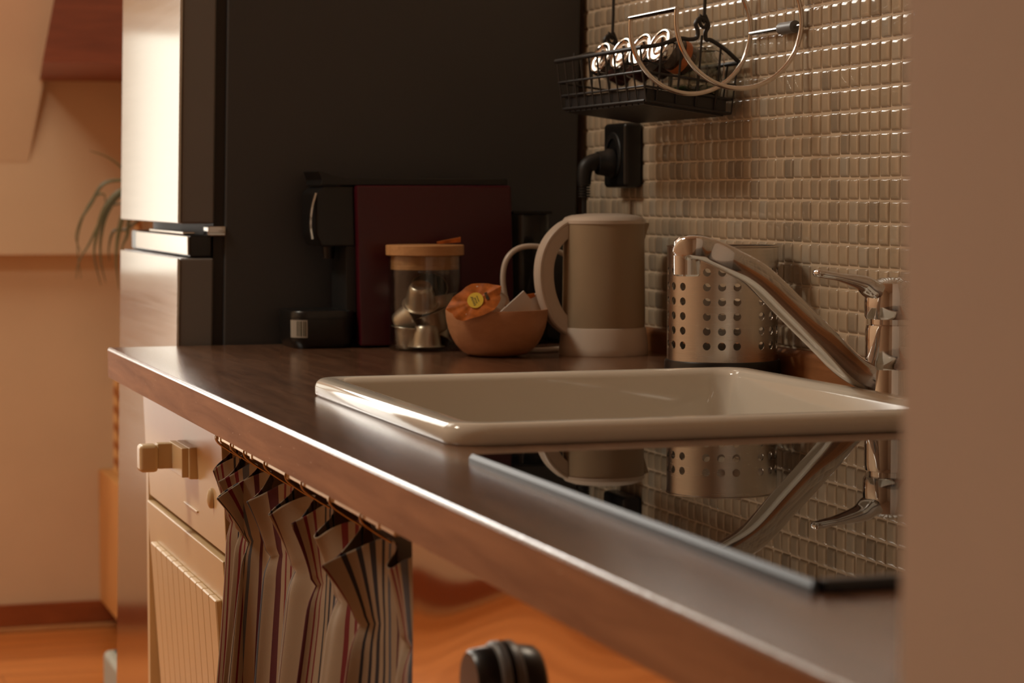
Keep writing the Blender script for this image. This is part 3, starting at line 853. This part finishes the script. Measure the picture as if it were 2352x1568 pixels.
# ------------------------------------------------------------------ refrigerator
FY0, FY1 = 3.006, 3.520
ftop = PY(413.5, 0, FY0); fbot = PY(405, 790, FY0)
FSH = -(ftop.x-fbot.x)/(ftop.z-fbot.z)                 # the front leans back slightly
FXR = fbot.x
FTOP = 1.42
fr = thing('refrigerator', 'tall fridge with steel doors and dark grey side at the worktop end', 'refrigerator', (-0.25, 3.29, 0))
XD = -0.4835                                             # back of the doors
def slab(x0, x1, y0, y1, z0, z1, bev, seg=3):
    return MB().box(x0, x1, y0, y1, z0, z1, bev, seg, shear=FSH, zref=0.9)
slab(XD+0.014, 0.0165, FY0, FY1, 0.03, FTOP, 0.003).build('fridge_body', FRSIDE, fr)
slab(XD, XD+0.015, FY0+0.006, FY1-0.006, 0.05, FTOP-0.005, 0.0).build('door_seal', SEAM, fr)
gap_t, gap_b = PY(408, 514, FY0).z, PY(405, 593, FY0).z
for nm, z0, z1 in (('fridge_door', gap_t, FTOP-0.002), ('freezer_door', 0.06, gap_b)):
    d = slab(FXR+0.0035, XD, FY0+0.001, FY1, z0, z1, 0.003).build(nm, DOORSIDE, fr)
    slab(FXR, FXR+0.0040, FY0, FY1+0.001, z0+0.0005, z1-0.0005, 0.0012, 2).build('steel_front', FRFRONT, d)['label'] = 'bright steel front sheet'
hx = PY(436, 560, FY0).x
MB().box(hx, XD, FY0+0.002, FY1-0.002, gap_b+0.001, PY(436, 541, FY0).z, 0.003).build('handle_block', BLACKPL, fr)
MB().box(hx-0.0025, hx, FY0+0.004, FY1-0.06, gap_b+0.0035, PY(436, 541, FY0).z-0.001, 0.001).build('handle', CHROME_WARM, fr)['label'] = 'chrome grip strip between the doors'
MB().box(hx-0.004, hx+0.012, FY0+0.030, FY1-0.20, PY(436, 540, FY0).z+0.0005, PY(436, 533, FY0).z, 0.001).build('upper_strip', CHROME_WARM, fr)
MB().box(XD-0.006, XD+0.018, FY0-0.0035, FY0+0.03, PY(490, 542, FY0).z, PY(490, 519, FY0).z, 0.002).build('hinge', CHROME, fr)['label'] = 'shiny metal hinge'
for x in (-0.44, -0.06):
    for y in (FY0+0.05, FY1-0.05):
        MB().lathe([(0, 0), (0.02, 0), (0.02, 0.031), (0, 0.031)], (x, y, 0), 16).build('foot', BLACKMATT, fr)

# ------------------------------------------------------------------ cabinet, open bay with curtain, oven
XC = -0.574
bc = thing('base_cabinet', 'cream base cabinet with drawer and grooved door next to the fridge', 'cabinet', (-0.3, 2.72, 0))
CY0, CY1 = 2.448, 2.995
ZD = PX(515, 1264, XC+0.006).z                           # lower edge of the drawer front
ZU = 0.8585
SD, SO = math.tan(R(2.2)), math.tan(R(3.6))              # drawer front and door lean in towards the floor
MB().box(XC, -0.02, CY1-0.017, CY1, 0.0, 0.8615, 0.0008).build('side_panel', CREAM, bc)
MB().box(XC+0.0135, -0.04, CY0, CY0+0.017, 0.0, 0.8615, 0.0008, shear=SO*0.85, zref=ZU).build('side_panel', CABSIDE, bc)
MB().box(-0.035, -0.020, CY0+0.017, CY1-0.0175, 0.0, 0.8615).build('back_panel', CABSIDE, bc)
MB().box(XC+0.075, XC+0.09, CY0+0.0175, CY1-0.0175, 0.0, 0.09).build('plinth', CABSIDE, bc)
dw = MB().box(XC-0.004, XC+0.0125, CY0, CY1-0.001, ZD, ZU, 0.0014, 2, shear=SD, zref=ZU).build('drawer_front', CREAM, bc)
def face(z): return XC-0.004+SD*(ZU-z)
# drawer handle: backplate, low ledge, and a stub knob reaching out
pa, pb = PX(389, 1012, -0.592), PX(419, 1095, -0.592)
hy0, hy1 = pb.y, pa.y
hz0, hz1 = pb.z-0.001, PX(419, 1030, -0.592).z
hd = MB().box(face(hz1)-0.0165, face(hz1)-0.008, hy0, hy1, hz0, hz1, 0.0010, 2).box(face(hz1)-0.009, face(hz0)+0.004, hy0-0.004, hy1-0.004, hz0-0.002, hz1+0.001, 0.0025, 2).build('handle', CREAM, dw)
hxk = face(hz1)-0.0165
MB().box(hxk-0.0165, hxk+0.001, hy1-0.022, hy1-0.004, hz0+0.003, hz1-0.001, 0.0012, 2).build('handle_stem', CREAM, hd)
kn = MB().box(hxk-0.0385, hxk-0.0170, hy1-0.030, hy1-0.004, hz0+0.000, hz1-0.0015, 0.0045, 3).build('handle_knob', CREAM, hd)
MB().box(face(hz0-0.040)-0.0022, face(hz0-0.040)+0.003, hy0+0.004, hy1+0.004, hz0-0.0415, hz0-0.0390, 0.0006, 1).build('lip', CREAM, dw)
q = PX(484, 1144, face(0.75)-0.003)
bt = MB().lathe([(0, 0), (0.0060, 0)]+[(0.0060*math.cos(R(9*k)), 0.002+0.0045*math.sin(R(9*k))) for k in range(10)]+[(0, 0.0065)], (0,0,0), 24, M=basis((-1,0,0)))
for v in bt.bm.verts:
    v.co.z *= 1.9; v.co += Vector((face(q.z)-0.0002, q.y, q.z))
bt.build('button', CREAM, dw)['label'] = 'small upright oval button'
# door with a raised panel of grooved boards
zo1, zo0 = ZD-0.0065, 0.10
dr = MB().box(XC-0.004, XC+0.0130, CY0+0.001, CY1-0.0175, zo0, zo1, 0.0018, 2, shear=SO, zref=zo1+0.03).build('door', CREAM, bc)
def dface(z): return XC-0.004+SO*(zo1+0.03-z)
gy0, gy1 = CY0+0.022, CY1-0.075
gz1 = PX(505, 1374, dface(0.66)).z
def grooves():
    m = MB()
    nb = 11
    w = (gy1-gy0)/nb
    for k in range(nb):
        m.box(XC-0.0115, XC-0.0035, gy0+k*w+(0.0008 if k else 0), gy0+(k+1)*w-0.0008, 0.16, gz1, 0.0014, 1, shear=SO, zref=zo1+0.03)
    m.box(XC-0.0085, XC-0.0035, gy0+0.001, gy1-0.001, 0.161, gz1-0.001, shear=SO, zref=zo1+0.03)
    return m
grooves().build('grooved_panel', CREAM, dr)

# open bay under the sink
OY0, OY1 = 1.632, CY0
by = thing('open_bay', 'dark open shelf bay behind the striped curtain', 'cabinet bay', (-0.3, 2.04, 0))
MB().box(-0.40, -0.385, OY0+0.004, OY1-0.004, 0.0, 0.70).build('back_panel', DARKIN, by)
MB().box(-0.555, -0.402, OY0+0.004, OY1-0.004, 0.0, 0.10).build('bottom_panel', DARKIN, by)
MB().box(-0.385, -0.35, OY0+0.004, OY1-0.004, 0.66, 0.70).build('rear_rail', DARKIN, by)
# curtain rail with its hooks
RX, RZ, CRX = -0.597, 0.8500, -0.577
rl = thing('curtain_rail', 'thin brass curtain rail under the worktop edge', 'curtain rail', (RX, 2.04, RZ))
MB().box(RX-0.003, RX+0.003, OY0+0.003, OY1-0.095, RZ-0.0035, RZ+0.0030, 0.001, 1).build('rail_bar', BRASS, rl)
NH = 9
for k in range(5):
    y = OY0+0.05+(OY1-OY0-0.17)*k/4
    MB().box(RX-0.0040, RX+0.0040, y-0.004, y+0.004, RZ-0.0045, ZB-0.0002, 0.0008, 1).build('rail_bracket', BRASS, rl)
# striped curtain
def curtain():
    LEN = OY1-OY0-0.050
    NP = 9                                               # pleats between hooks
    NU, NV = NP*36, 70
    rng = random.Random(11)
    amp = [rng.uniform(0.75, 1.3) for _ in range(NP+1)]
    amp[0] *= 0.80; amp[1] *= 0.9; amp[NP-2] *= 1.35; amp[NP-1] *= 0.45; amp[5] *= 0.8; amp[2] *= 1.2
    wid = [rng.uniform(0.75, 1.25) for _ in range(NP)]
    tot = sum(wid); acc = [0]
    for w in wid: acc.append(acc[-1]+w/tot)
    ztop = 0.826
    H = 0.66
    me = bpy.data.meshes.new('curtain_cloth')
    V = []; UV = []
    for j in range(NV+1):
        v = j/NV
        v = v**1.35
        d = v*H                                          # distance below the top edge
        for i in range(NU+1):
            u = i/NU
            p = min(NP-1, int(u*NP)); f = u*NP-p
            a = amp[p]
            yc = acc[p]+(acc[p+1]-acc[p])*f
            s = 0.5-0.5*math.cos(2*math.pi*f)             # 0 at the hooks, 1 at the fold's crest
            s2 = math.sin(2*math.pi*f)
            # the frill above the tape leans out; pinch at the tape; deepening folds below
            tape = 0.062
            if d < tape:
                t = 1-d/tape
                out = 0.013*a*s+0.019*a*s*t**1.2+0.004
                drop = 0.014*s*t*a
                loop = 0.014*a*(0.6+0.4*t)
            else:
                t = min(1, (d-tape)/0.30)
                out = 0.013*a*s*(1+1.3*t)+0.020*t*min(1, u*2.2)+0.008*t*math.sin(9*u+2)+0.004
                drop = 0.0
                loop = 0.014*a*(0.6+0.7*t)
                pinch = math.exp(-((d-tape)/0.016)**2)
                out -= 0.006*pinch*s
            y = OY1-0.040-LEN*yc+loop*s2*-0.9
            drift = 0.020*v*math.sin(5.0*u+0.6)+0.028*v*(0.5-u)
            fine = 0.0016*math.sin(55*u+6*v)*math.sin(math.pi*min(1, d/0.1))+0.0012*math.sin(140*u+2*v)
            x = CRX+0.006-out+fine*1.2+0.0045*math.sin(13*u+5*v)*min(1, v*2)
            z = ztop-d-drop+0.004*math.cos(2*math.pi*f)*(1 if d < tape else math.exp(-(d-tape)/0.05))
            V.append((x, min(OY1-0.003, max(OY0+0.004, y+drift)), z))
            UV.append((u*5.4+0.08*math.sin(5*u)+0.12, v))
    F = []
    n = NU+1
    for j in range(NV):
        for i in range(NU):
            F.append((j*n+i, j*n+i+1, (j+1)*n+i+1, (j+1)*n+i))
    c = Vector((RX, 2.04, 0.5))
    me.from_pydata([Vector(q)-c for q in V], [], F); me.update()
    uvl = me.uv_layers.new(name='cloth')
    li = np.empty(len(me.loops), dtype=np.int32); me.loops.foreach_get('vertex_index', li)
    uvl.data.foreach_set('uv', np.array(UV)[li].astype(np.float32).ravel())
    me.polygons.foreach_set('use_smooth', [True]*len(me.polygons))
    root = thing('striped_curtain', 'cream cotton curtain with red and blue stripes hanging under the worktop', 'curtain', c)
    o = bpy.data.objects.new('curtain_cloth', me); me.materials.append(CLOTH); COL.objects.link(o); o.parent = root
    sd = o.modifiers.new('thickness', 'SOLIDIFY'); sd.thickness = 0.0010; sd.offset = 0
    for p in range(NP):
        y = OY1-0.040-LEN*acc[p] - (0.062 if p == 0 else 0)
        hk = [(RX, y, RZ+0.004), (RX-0.0045, y, RZ), (RX-0.002, y, RZ-0.007), (RX+0.010, y, RZ-0.016), (CRX+0.004, y, ztop-0.002), (CRX+0.001, y, ztop-0.012)]
        MB().tube(bez(hk, 4), 0.0011, 6).build('curtain_hook', BRASS, root)
    return root
curtain()

# built-in oven under the hob
OVX = -0.588
ov = thing('built_in_oven', 'polished steel oven front mirroring the orange floor', 'oven', (-0.3, 1.33, 0))
EY0, EY1 = 1.030, 1.628
MB().box(OVX+0.020, -0.04, EY0, EY1, 0.10, 0.8610, 0.001).build('oven_case', DARKIN, ov)
cpn = MB()
def wavy(y0, y1, z0, z1, x, th):
    m = MB(); ny, nz = 40, 16
    V = []
    for a in range(ny+1):
        for b_ in range(nz+1):
            y = y0+(y1-y0)*a/ny; z = z0+(z1-z0)*b_/nz
            V.append((x+0.0007*math.sin(9*(y-y0)+2.0*math.sin(14*z))+0.0004*math.sin(21*y+30*z), y, z))
    F = [(a*(nz+1)+b_, a*(nz+1)+b_+1, (a+1)*(nz+1)+b_+1, (a+1)*(nz+1)+b_) for a in range(ny) for b_ in range(nz)]
    m.faces(V, F)
    m.box(x+0.0022, x+th, y0, y1, z0, z1)
    return m
wavy(EY0, EY1, 0.715, 0.8605, OVX, 0.0195).build('control_panel', OVENST, ov, smooth=60)
wavy(EY0, EY1, 0.130, 0.709, OVX, 0.0195).build('oven_door', OVENST, ov, smooth=60)
MB().box(OVX+0.03, OVX+0.045, EY0, EY1, 0.0, 0.0995).build('plinth', DARKIN, ov)
KR = 0.0290
ka = PX(1112, 1474, OVX-0.012)
kb = PX(1352, 1560, OVX-0.012)
zk = ka.z-KR
def knob(y):
    k = MB().lathe([(0, 0), (KR, 0), (KR, 0.0045), (KR-0.001, 0.0060), (KR-0.0025, 0.0066), (0, 0.0066)], (OVX-0.0008, y, zk), 48, M=basis((-1,0,0))).build('knob', GREYPL, ov)  # grey disc colours in the knob's reflection in the panel; the knob itself is black
    k['label'] = 'black rotary oven knob with grey disc painted as its reflection'
    MB().lathe([(KR-0.0030, 0.0062), (KR-0.0030, 0.009), (KR-0.0045, 0.0190), (KR-0.0065, 0.0212), (0, 0.0216)], (OVX-0.0008, y, zk), 48, M=basis((-1,0,0))).build('knob_grip', BLACKPL, k)
knob(ka.y); knob(kb.y)

# ------------------------------------------------------------------ wall socket with plug
skx = XW-0.0030
py_n = PX(1472, 430, skx); sy0 = 2.792; sy1 = 2.872; SXF = 0.0095
s_t, s_b = PX(1467, 281, 0.03).z, PX(1467, 431, 0.03).z
ws = thing('wall_socket', 'black surface-mounted wall socket on the tiles', 'socket', (skx, (sy0+sy1)/2, (s_t+s_b)/2))
MB().box(SXF, skx+0.0035, sy0, sy1, s_b, s_t, 0.006, 3).build('socket_frame', BLACKPL, ws)
zc = (s_t+s_b)/2; yc = (sy0+sy1)/2
MB().lathe([(0.0215, 0), (0.0300, 0), (0.0300, 0.0015), (0.0290, 0.0025), (0.0215, 0.0025)], (SXF+0.0003, yc, zc), 40, M=basis((-1,0,0)), close=True).build('socket_collar', BLACKMATT, ws)
zc -= 0.010
pl = thing('power_plug', 'black angled power plug and cable in the wall socket', 'plug', (0.0, yc, zc))
zp = PX(1360, 360, 0.0).z
pm = MB().lathe([(0, 0), (0.0190, 0), (0.0190, 0.006), (0.0165, 0.010), (0.0150, 0.020), (0, 0.022)], (SXF-0.0025, yc, zc), 32, M=basis((-1,0,0)))
elbow = bez([(-0.002, yc, zc+0.001), (-0.016, yc, zc+0.0015), (-0.0275, yc, zc-0.004), (-0.0305, yc, zc-0.016), (-0.0305, yc, zc-0.028)], 6)
pm.tube(elbow, 0.0105, 16, scales=[1.15-0.35*i/len(elbow) for i in range(len(elbow))])
pm.build('plug_body', BLACKMATT, pl)
rb = MB()
for k in range(5):
    rb.lathe([(0.0050, 0), (0.0078, 0.0004), (0.0078, 0.0022), (0.0050, 0.0026)], (-0.0305, yc, zc-0.0305-0.0034*k), 16, close=True)
rb.build('strain_relief', BLACKMATT, pl)
MB().tube(bez([(-0.0305, yc, zc-0.028), (-0.0305, yc, zc-0.07), (-0.0305, yc, zc-0.13), (-0.031, yc, ZT+0.06), (-0.032, yc, ZT+0.012), (-0.034, yc+0.020, ZT+0.0035), (-0.040, yc+0.07, ZT+0.0035), (-0.060, 2.9985, ZT+0.0035)], 8), 0.0033, 8).build('cable', BLACKMATT, pl)

# ------------------------------------------------------------------ chrome double ring holder on the tiles
RY0, RY1 = 2.300, 2.437
rc = PY(1587, 66, RY1)
rr_ = 0.0725
rh = thing('ring_holder', 'chrome double-ring holder mounted on the mosaic tiles', 'holder', (XW, 2.37, rc.z))
for y, nm in ((RY1, 'ring'), (RY0, 'ring')):
    pts = []
    for k in range(61):
        a = R(172+k*(278/60))
        pts.append((rc.x+rr_*math.cos(a), y, rc.z+rr_*math.sin(a)))
    MB().tube(pts, 0.0027, 12).build(nm, CHROME_WARM, rh)
xl = rc.x+rr_*math.cos(R(172)); zl = rc.z+rr_*math.sin(R(172))
MB().tube([(xl, RY1+0.002, zl), (xl, RY0-0.002, zl)], 0.0028, 12).build('cross_bar', CHROME, rh)
xr = rc.x+rr_*0.998
zr = PX(1722, 78, xr).z
MB().tube([(xr, RY1, zr), (xr, RY0, zr)], 0.0026, 12).build('cross_bar', CHROME, rh)
mt = MB().tube([(xr, RY0+0.052, zr), (xr, RY0+0.016, zr)], 0.0068, 16)
mt.tube([(xr, RY0+0.024, zr), (XW+0.001, RY0+0.024, zr)], 0.0050, 12)
mt.build('wall_mount', GREYPL, rh)['label'] = 'grey cylinder clamp fixed to the tiles'

# ------------------------------------------------------------------ hanging wire basket
BY0, BY1 = 2.458, 2.760
bn = PY(1475, 108, BY0+0.0)                              # near front corner of the rim
wbk = thing('wire_basket', 'black wire basket hanging on two rods in front of the tiles', 'basket', (-0.03, 2.61, bn.z-0.06))
tl = R(7.5)
xf, xb = bn.x, 0.026
def T(x, y, h):
    """basket coordinates: x from the front rim, h up from the rim; the basket tilts down towards the wall"""
    dx = x
    return Vector((xf+dx*math.cos(tl)+h*math.sin(tl)*0.35, y, bn.z-dx*math.sin(tl)+h))
D = xb-xf
HB = -0.058
def basket():
    rim = MB(); wire = MB(); hooks = []
    rw, ww = 0.0026, 0.0013
    rim.tube([T(0, BY0, 0), T(0, BY1, 0)], rw, 10)
    rim.tube([T(D, BY0, 0), T(D, BY1, 0)], rw, 10)
    for y in (BY0, BY1):
        pts = [T(0, y, 0), T(D*0.18, y, 0.006), T(D*0.36, y, 0.016), T(D*0.47, y, 0.017), T(D*0.545, y, 0.020), T(D*0.555, y, 0.028), T(D*0.53, y, 0.036), T(D*0.575, y, 0.043), T(D*0.64, y, 0.041), T(D*0.66, y, 0.035), T(D*0.635, y, 0.028), T(D*0.645, y, 0.020), T(D*0.70, y, 0.020), T(D*0.85, y, 0.012), T(D, y, 0)]
        rim.tube(bez(pts, 5), rw*0.95, 10)
    bi = 0.010
    mid = -0.026
    for h, e, w in ((mid, 0.004, ww*1.1), (HB, bi, ww*1.3), (HB+0.016, bi*0.8, ww*1.1)):
        q = [T(e, BY0+e, h), T(D-e*0.5, BY0+e, h), T(D-e*0.5, BY1-e, h), T(e, BY1-e, h)]
        wire.tube(q+[q[0]], w, 8)
    ny = 11
    for k in range(ny):
        y = BY0+0.006+(BY1-BY0-0.012)*k/(ny-1)
        wire.tube([T(0, y, 0), T(0.004, y, mid), T(bi, y, HB), T(D-bi*0.5, y, HB), T(D, y, 0)], ww, 8)
    for k in range(1, 5):
        x = D*k/5
        hh = 0.006+0.013*min(1, k/1.6) if k < 3 else (0.024 if k == 3 else 0.016)
        for y, s_ in ((BY0, 1), (BY1, -1)):
            wire.tube([T(x, y, hh), T(x, y+s_*0.004, mid), T(x, y+s_*bi, HB)], ww, 8)
        wire.tube([T(x, BY0+bi, HB), T(x, BY1-bi, HB)], ww, 8)
    return rim, wire
rim, wire = basket()
rim.build('rim', BLACKWIRE, wbk)
wire.build('wire_mesh', BLACKWIRE, wbk)
# solid low tray band and slatted floor of the basket
tb = MB()
e = 0.011
for (x0, x1, y0, y1) in ((e, e+0.0012, BY0+e, BY1-e), (D-e, D-e+0.0012, BY0+e, BY1-e), (e, D-e, BY0+e, BY0+e+0.0012), (e, D-e, BY1-e-0.0012, BY1-e)):
    q = [T(x, y, h) for x in (x0, x1) for y in (y0, y1) for h in (HB-0.0015, HB+0.0145)]
    tb.faces(q, [(0,1,3,2), (4,6,7,5), (0,4,5,1), (2,3,7,6), (0,2,6,4), (1,5,7,3)])
for k in range(14):
    y = BY0+e+0.004+(BY1-BY0-2*e-0.022)*k/13
    q = [T(x, yy, h) for x in (e, D-e) for yy in (y, y+0.0155) for h in (HB-0.0040, HB-0.0015)]
    tb.faces(q, [(0,1,3,2), (4,6,7,5), (0,4,5,1), (2,3,7,6), (0,2,6,4), (1,5,7,3)])
tb.build('tray', BLACKWIRE, wbk)
for y in (BY0, BY1):
    a0 = T(D*0.60, y, 0.037)
    hk = bez([a0+Vector((0.003, 0, 0.010)), a0+Vector((0.006, 0, 0.002)), a0+Vector((0.002, 0, -0.004)), a0+Vector((-0.003, 0, 0.000)), a0+Vector((-0.002, 0, 0.010)), a0+Vector((0.003, 0, 0.030)), Vector((a0.x+0.006, y, 1.62))], 5)
    MB().tube(hk, 0.0021, 8).build('hanging_rod', BLACKWIRE, wbk)
rb_ = MB().tube([(T(D*0.6, BY0, 0).x+0.010, 2.36, 1.622), (T(D*0.6, BY0, 0).x+0.010, 2.86, 1.622)], 0.005, 12)
for y in (2.40, 2.82): rb_.tube([(T(D*0.6, BY0, 0).x+0.010, y, 1.622), (XW+0.001, y, 1.622)], 0.004, 10)
rb_.build('top_rail', BLACKWIRE, wbk)
# jars in the basket
def spice_jar(label, px, py, x, content, lab=False):
    c = PX(px, py, x)
    t = thing('spice_jar', label, 'spice jar', c, 'spice jars in the wire basket')
    t.matrix_world = Matrix.Translation(c) @ basis((-0.88, -0.16, 0.40))
    MB().lathe([(0, -0.046), (0.017, -0.046), (0.0195, -0.044), (0.0200, -0.041), (0.0200, -0.012), (0.0185, -0.007), (0.0185, -0.001), (0.0172, -0.001), (0.0172, -0.009), (0.0186, -0.014), (0.0186, -0.042), (0, -0.044)], (0,0,0), 32).build('glass_body', CLEAR, t, local=True)
    MB().lathe([(0, -0.010), (0.0192, -0.010), (0.0208, -0.0095), (0.0212, -0.008), (0.0212, -0.0010), (0.0200, 0.0008), (0.0182, 0.0010), (0.0168, -0.0006), (0.0150, -0.0010), (0.0118, -0.0010), (0.0104, 0.0004), (0.0088, -0.0004), (0, -0.0008)], (0,0,0), 40).build('metal_lid', CHROME, t, local=True)
    MB().lathe([(0, -0.0435), (0.0182, -0.0415), (0.0182, -0.022), (0, -0.026)], (0,0,0), 24).build('spice', content, t, local=True)
    if lab:
        MB().lathe([(0.0202, -0.034), (0.0202, -0.025), (0.0200, -0.025), (0.0200, -0.034)], (0,0,0), 32, close=True).build('label_band', ORLABEL, t, local=True)
    return t
spice_jar('farthest of the four tilted metal-lidded jars, at the basket end by the fridge', 1378, 133, -0.066, SPICE)
spice_jar('second tilted metal-lidded jar from the fridge end of the basket', 1425, 123, -0.066, SPICE)
spice_jar('third tilted metal-lidded jar from the fridge end of the basket', 1470, 114, -0.066, SPICE2)
spice_jar('tilted jar with orange label band nearest the big round jar', 1513, 104, -0.064, SPICE2, True)
gc = PX(1594, 150, -0.010)
gc.y -= 0.004
zfl = T(gc.x-xf, gc.y, HB).z+0.0016
gj = thing('round_jar', 'bulbous clear glass jar with green herbs in the wire basket', 'jar', (gc.x, gc.y, zfl))
jp = [(0, 0), (0.019, 0), (0.024, 0.002), (0.0290, 0.012), (0.0315, 0.026), (0.0308, 0.042), (0.0270, 0.056), (0.0235, 0.062), (0.0225, 0.065), (0.0250, 0.0665), (0.0250, 0.0695), (0.0225, 0.070), (0.0205, 0.070), (0.0210, 0.062), (0.0250, 0.055), (0.0288, 0.042), (0.0295, 0.026), (0.0270, 0.012), (0.021, 0.004), (0, 0.003)]
MB().lathe(jp, (gc.x, gc.y, zfl), 48).build('glass_body', JARG, gj)
MB().lathe([(0, 0.0705), (0.0245, 0.0705), (0.0255, 0.072), (0.0245, 0.0755), (0.016, 0.0785), (0, 0.0795)], (gc.x, gc.y, zfl), 40).build('glass_lid', CLEAR, gj)
MB().lathe([(0.0255, 0.0675), (0.0267, 0.0675), (0.0267, 0.0687), (0.0255, 0.0687)], (gc.x, gc.y, zfl), 40, close=True).tube(bez([(gc.x+0.0255, gc.y-0.006, zfl+0.068), (gc.x+0.032, gc.y-0.006, zfl+0.064), (gc.x+0.0335, gc.y-0.006, zfl+0.050), (gc.x+0.0325, gc.y-0.006, zfl+0.036)], 5), 0.0012, 8).build('wire_clip', CHROME, gj)
hm = MB().lathe([(0, 0.0035), (0.0195, 0.0045), (0.0250, 0.0125), (0.0272, 0.022), (0.024, 0.0245), (0.012, 0.027), (0, 0.0255)], (gc.x, gc.y, zfl), 36)
for v in hm.bm.verts: v.co.z += 0.0022*math.sin(v.co.x*700)*math.cos(v.co.y*620)*(1 if v.co.z > zfl+0.02 else 0)
hm.build('herbs', HERB, gj)

# ------------------------------------------------------------------ far side: crate with rope, planter with dracaena
ck = thing('wooden_crate', 'pale wooden crate with a thick rope behind the fridge', 'crate', (-0.15, 5.70, 0.066))
cx0 = PY(231, 1080, 5.86).x
zt2 = PY(231, 1080, 5.86).z
MB().box(cx0, -0.02, 5.36, YB-0.001, 0.0665, zt2, 0.004).build('crate_box', PINE, ck)
rp = PY(265, 1085, 5.80)
MB().tube([(rp.x+0.004, 5.80, zt2-0.004), (rp.x+0.006, 5.80, zt2+0.22), (rp.x+0.060, 5.80, zt2+0.5), (rp.x+0.075, 5.80, 1.375)], 0.0085, 10).build('rope', ROPE, ck)
dp = thing('potted_dracaena', 'leafy dracaena with thin drooping leaves in a grey square planter', 'potted plant', (-0.28, 4.45, 0))
pz = PY(240, 1491, 4.60).z; px0 = PY(236, 1491, 4.60).x
MB().box(px0, px0+0.28, 4.30, 4.60, 0.0, pz, 0.012, 3).build('planter', POT, dp)
MB().box(px0+0.02, px0+0.26, 4.32, 4.58, pz, pz+0.003).build('soil', SOIL, dp)
sxp, syp = px0+0.14, 4.45
stm = bez([(sxp, syp, pz), (sxp+0.012, syp+0.01, 0.5), (sxp-0.005, syp, 0.85), (sxp+0.004, syp, 1.12)], 6)
MB().tube(stm, 0.011, 10).build('stem', STEM, dp)
def leaf(pts, w):
    m = MB(); P = bez(pts, 8); n = len(P)
    L = []
    for i, p in enumerate(P):
        t = i/(n-1)
        k = w*(0.55+0.45*math.sin(math.pi*min(1, t*1.3)))*(1-t**4)+0.0004
        tg = (P[min(i+1, n-1)]-P[max(i-1, 0)]).normalized()
        sd = tg.cross(Vector((0.35, 0.9, 0.1))).normalized()*0.45+Vector((0.6, -0.6, 0))*0.55
        sd.normalize()
        L.append((p-sd*k, p+Vector((0, 0, -k*0.3)), p+sd*k))
    V = [q for l in L for q in l]
    F = []
    for i in range(n-1):
        for j in range(2): F.append((i*3+j, i*3+j+1, i*3+4+j, i*3+3+j))
    m.faces(V, F)
    return m
crown = Vector((sxp+0.002, syp, 1.12))
def lf(pxs, w=0.0048, y=4.5, ys=0.0):
    pts = [crown]+[PY(px, py, y+ys*k) for k, (px, py) in enumerate(pxs)]
    o = leaf(pts, w).build('leaf', LEAF, dp, smooth=60)
    sd_ = o.modifiers.new('thickness', 'SOLIDIFY'); sd_.thickness = 0.0008
lf([(300, 410), (276, 382), (245, 360), (206, 346)], 0.0035)
lf([(310, 425), (278, 414), (236, 424), (208, 470), (186, 505), (175, 545), (186, 580)], 0.0038)
lf([(310, 440), (274, 440), (240, 480), (222, 540), (217, 590), (232, 655)], 0.0052)
lf([(312, 445), (276, 448), (246, 490), (232, 545), (232, 600), (243, 648)], 0.0044)
lf([(305, 440), (270, 452), (235, 500), (205, 560), (182, 600), (175, 640)], 0.0030, 4.52)
lf([(312, 470), (286, 490), (272, 540), (267, 600), (274, 665)], 0.0052)
lf([(320, 480), (298, 500), (292, 540), (280, 575), (287, 640)], 0.0040)
lf([(300, 520), (262, 530), (250, 570), (252, 600)], 0.0030, 4.55)
lf([(262, 470), (238, 446), (215, 455), (190, 500), (178, 560), (186, 640)], 0.0024, 4.6)
lf([(360, 420), (400, 440), (430, 500), (440, 580)], 0.005)
lf([(350, 400), (380, 370), (420, 390), (460, 450)], 0.005)
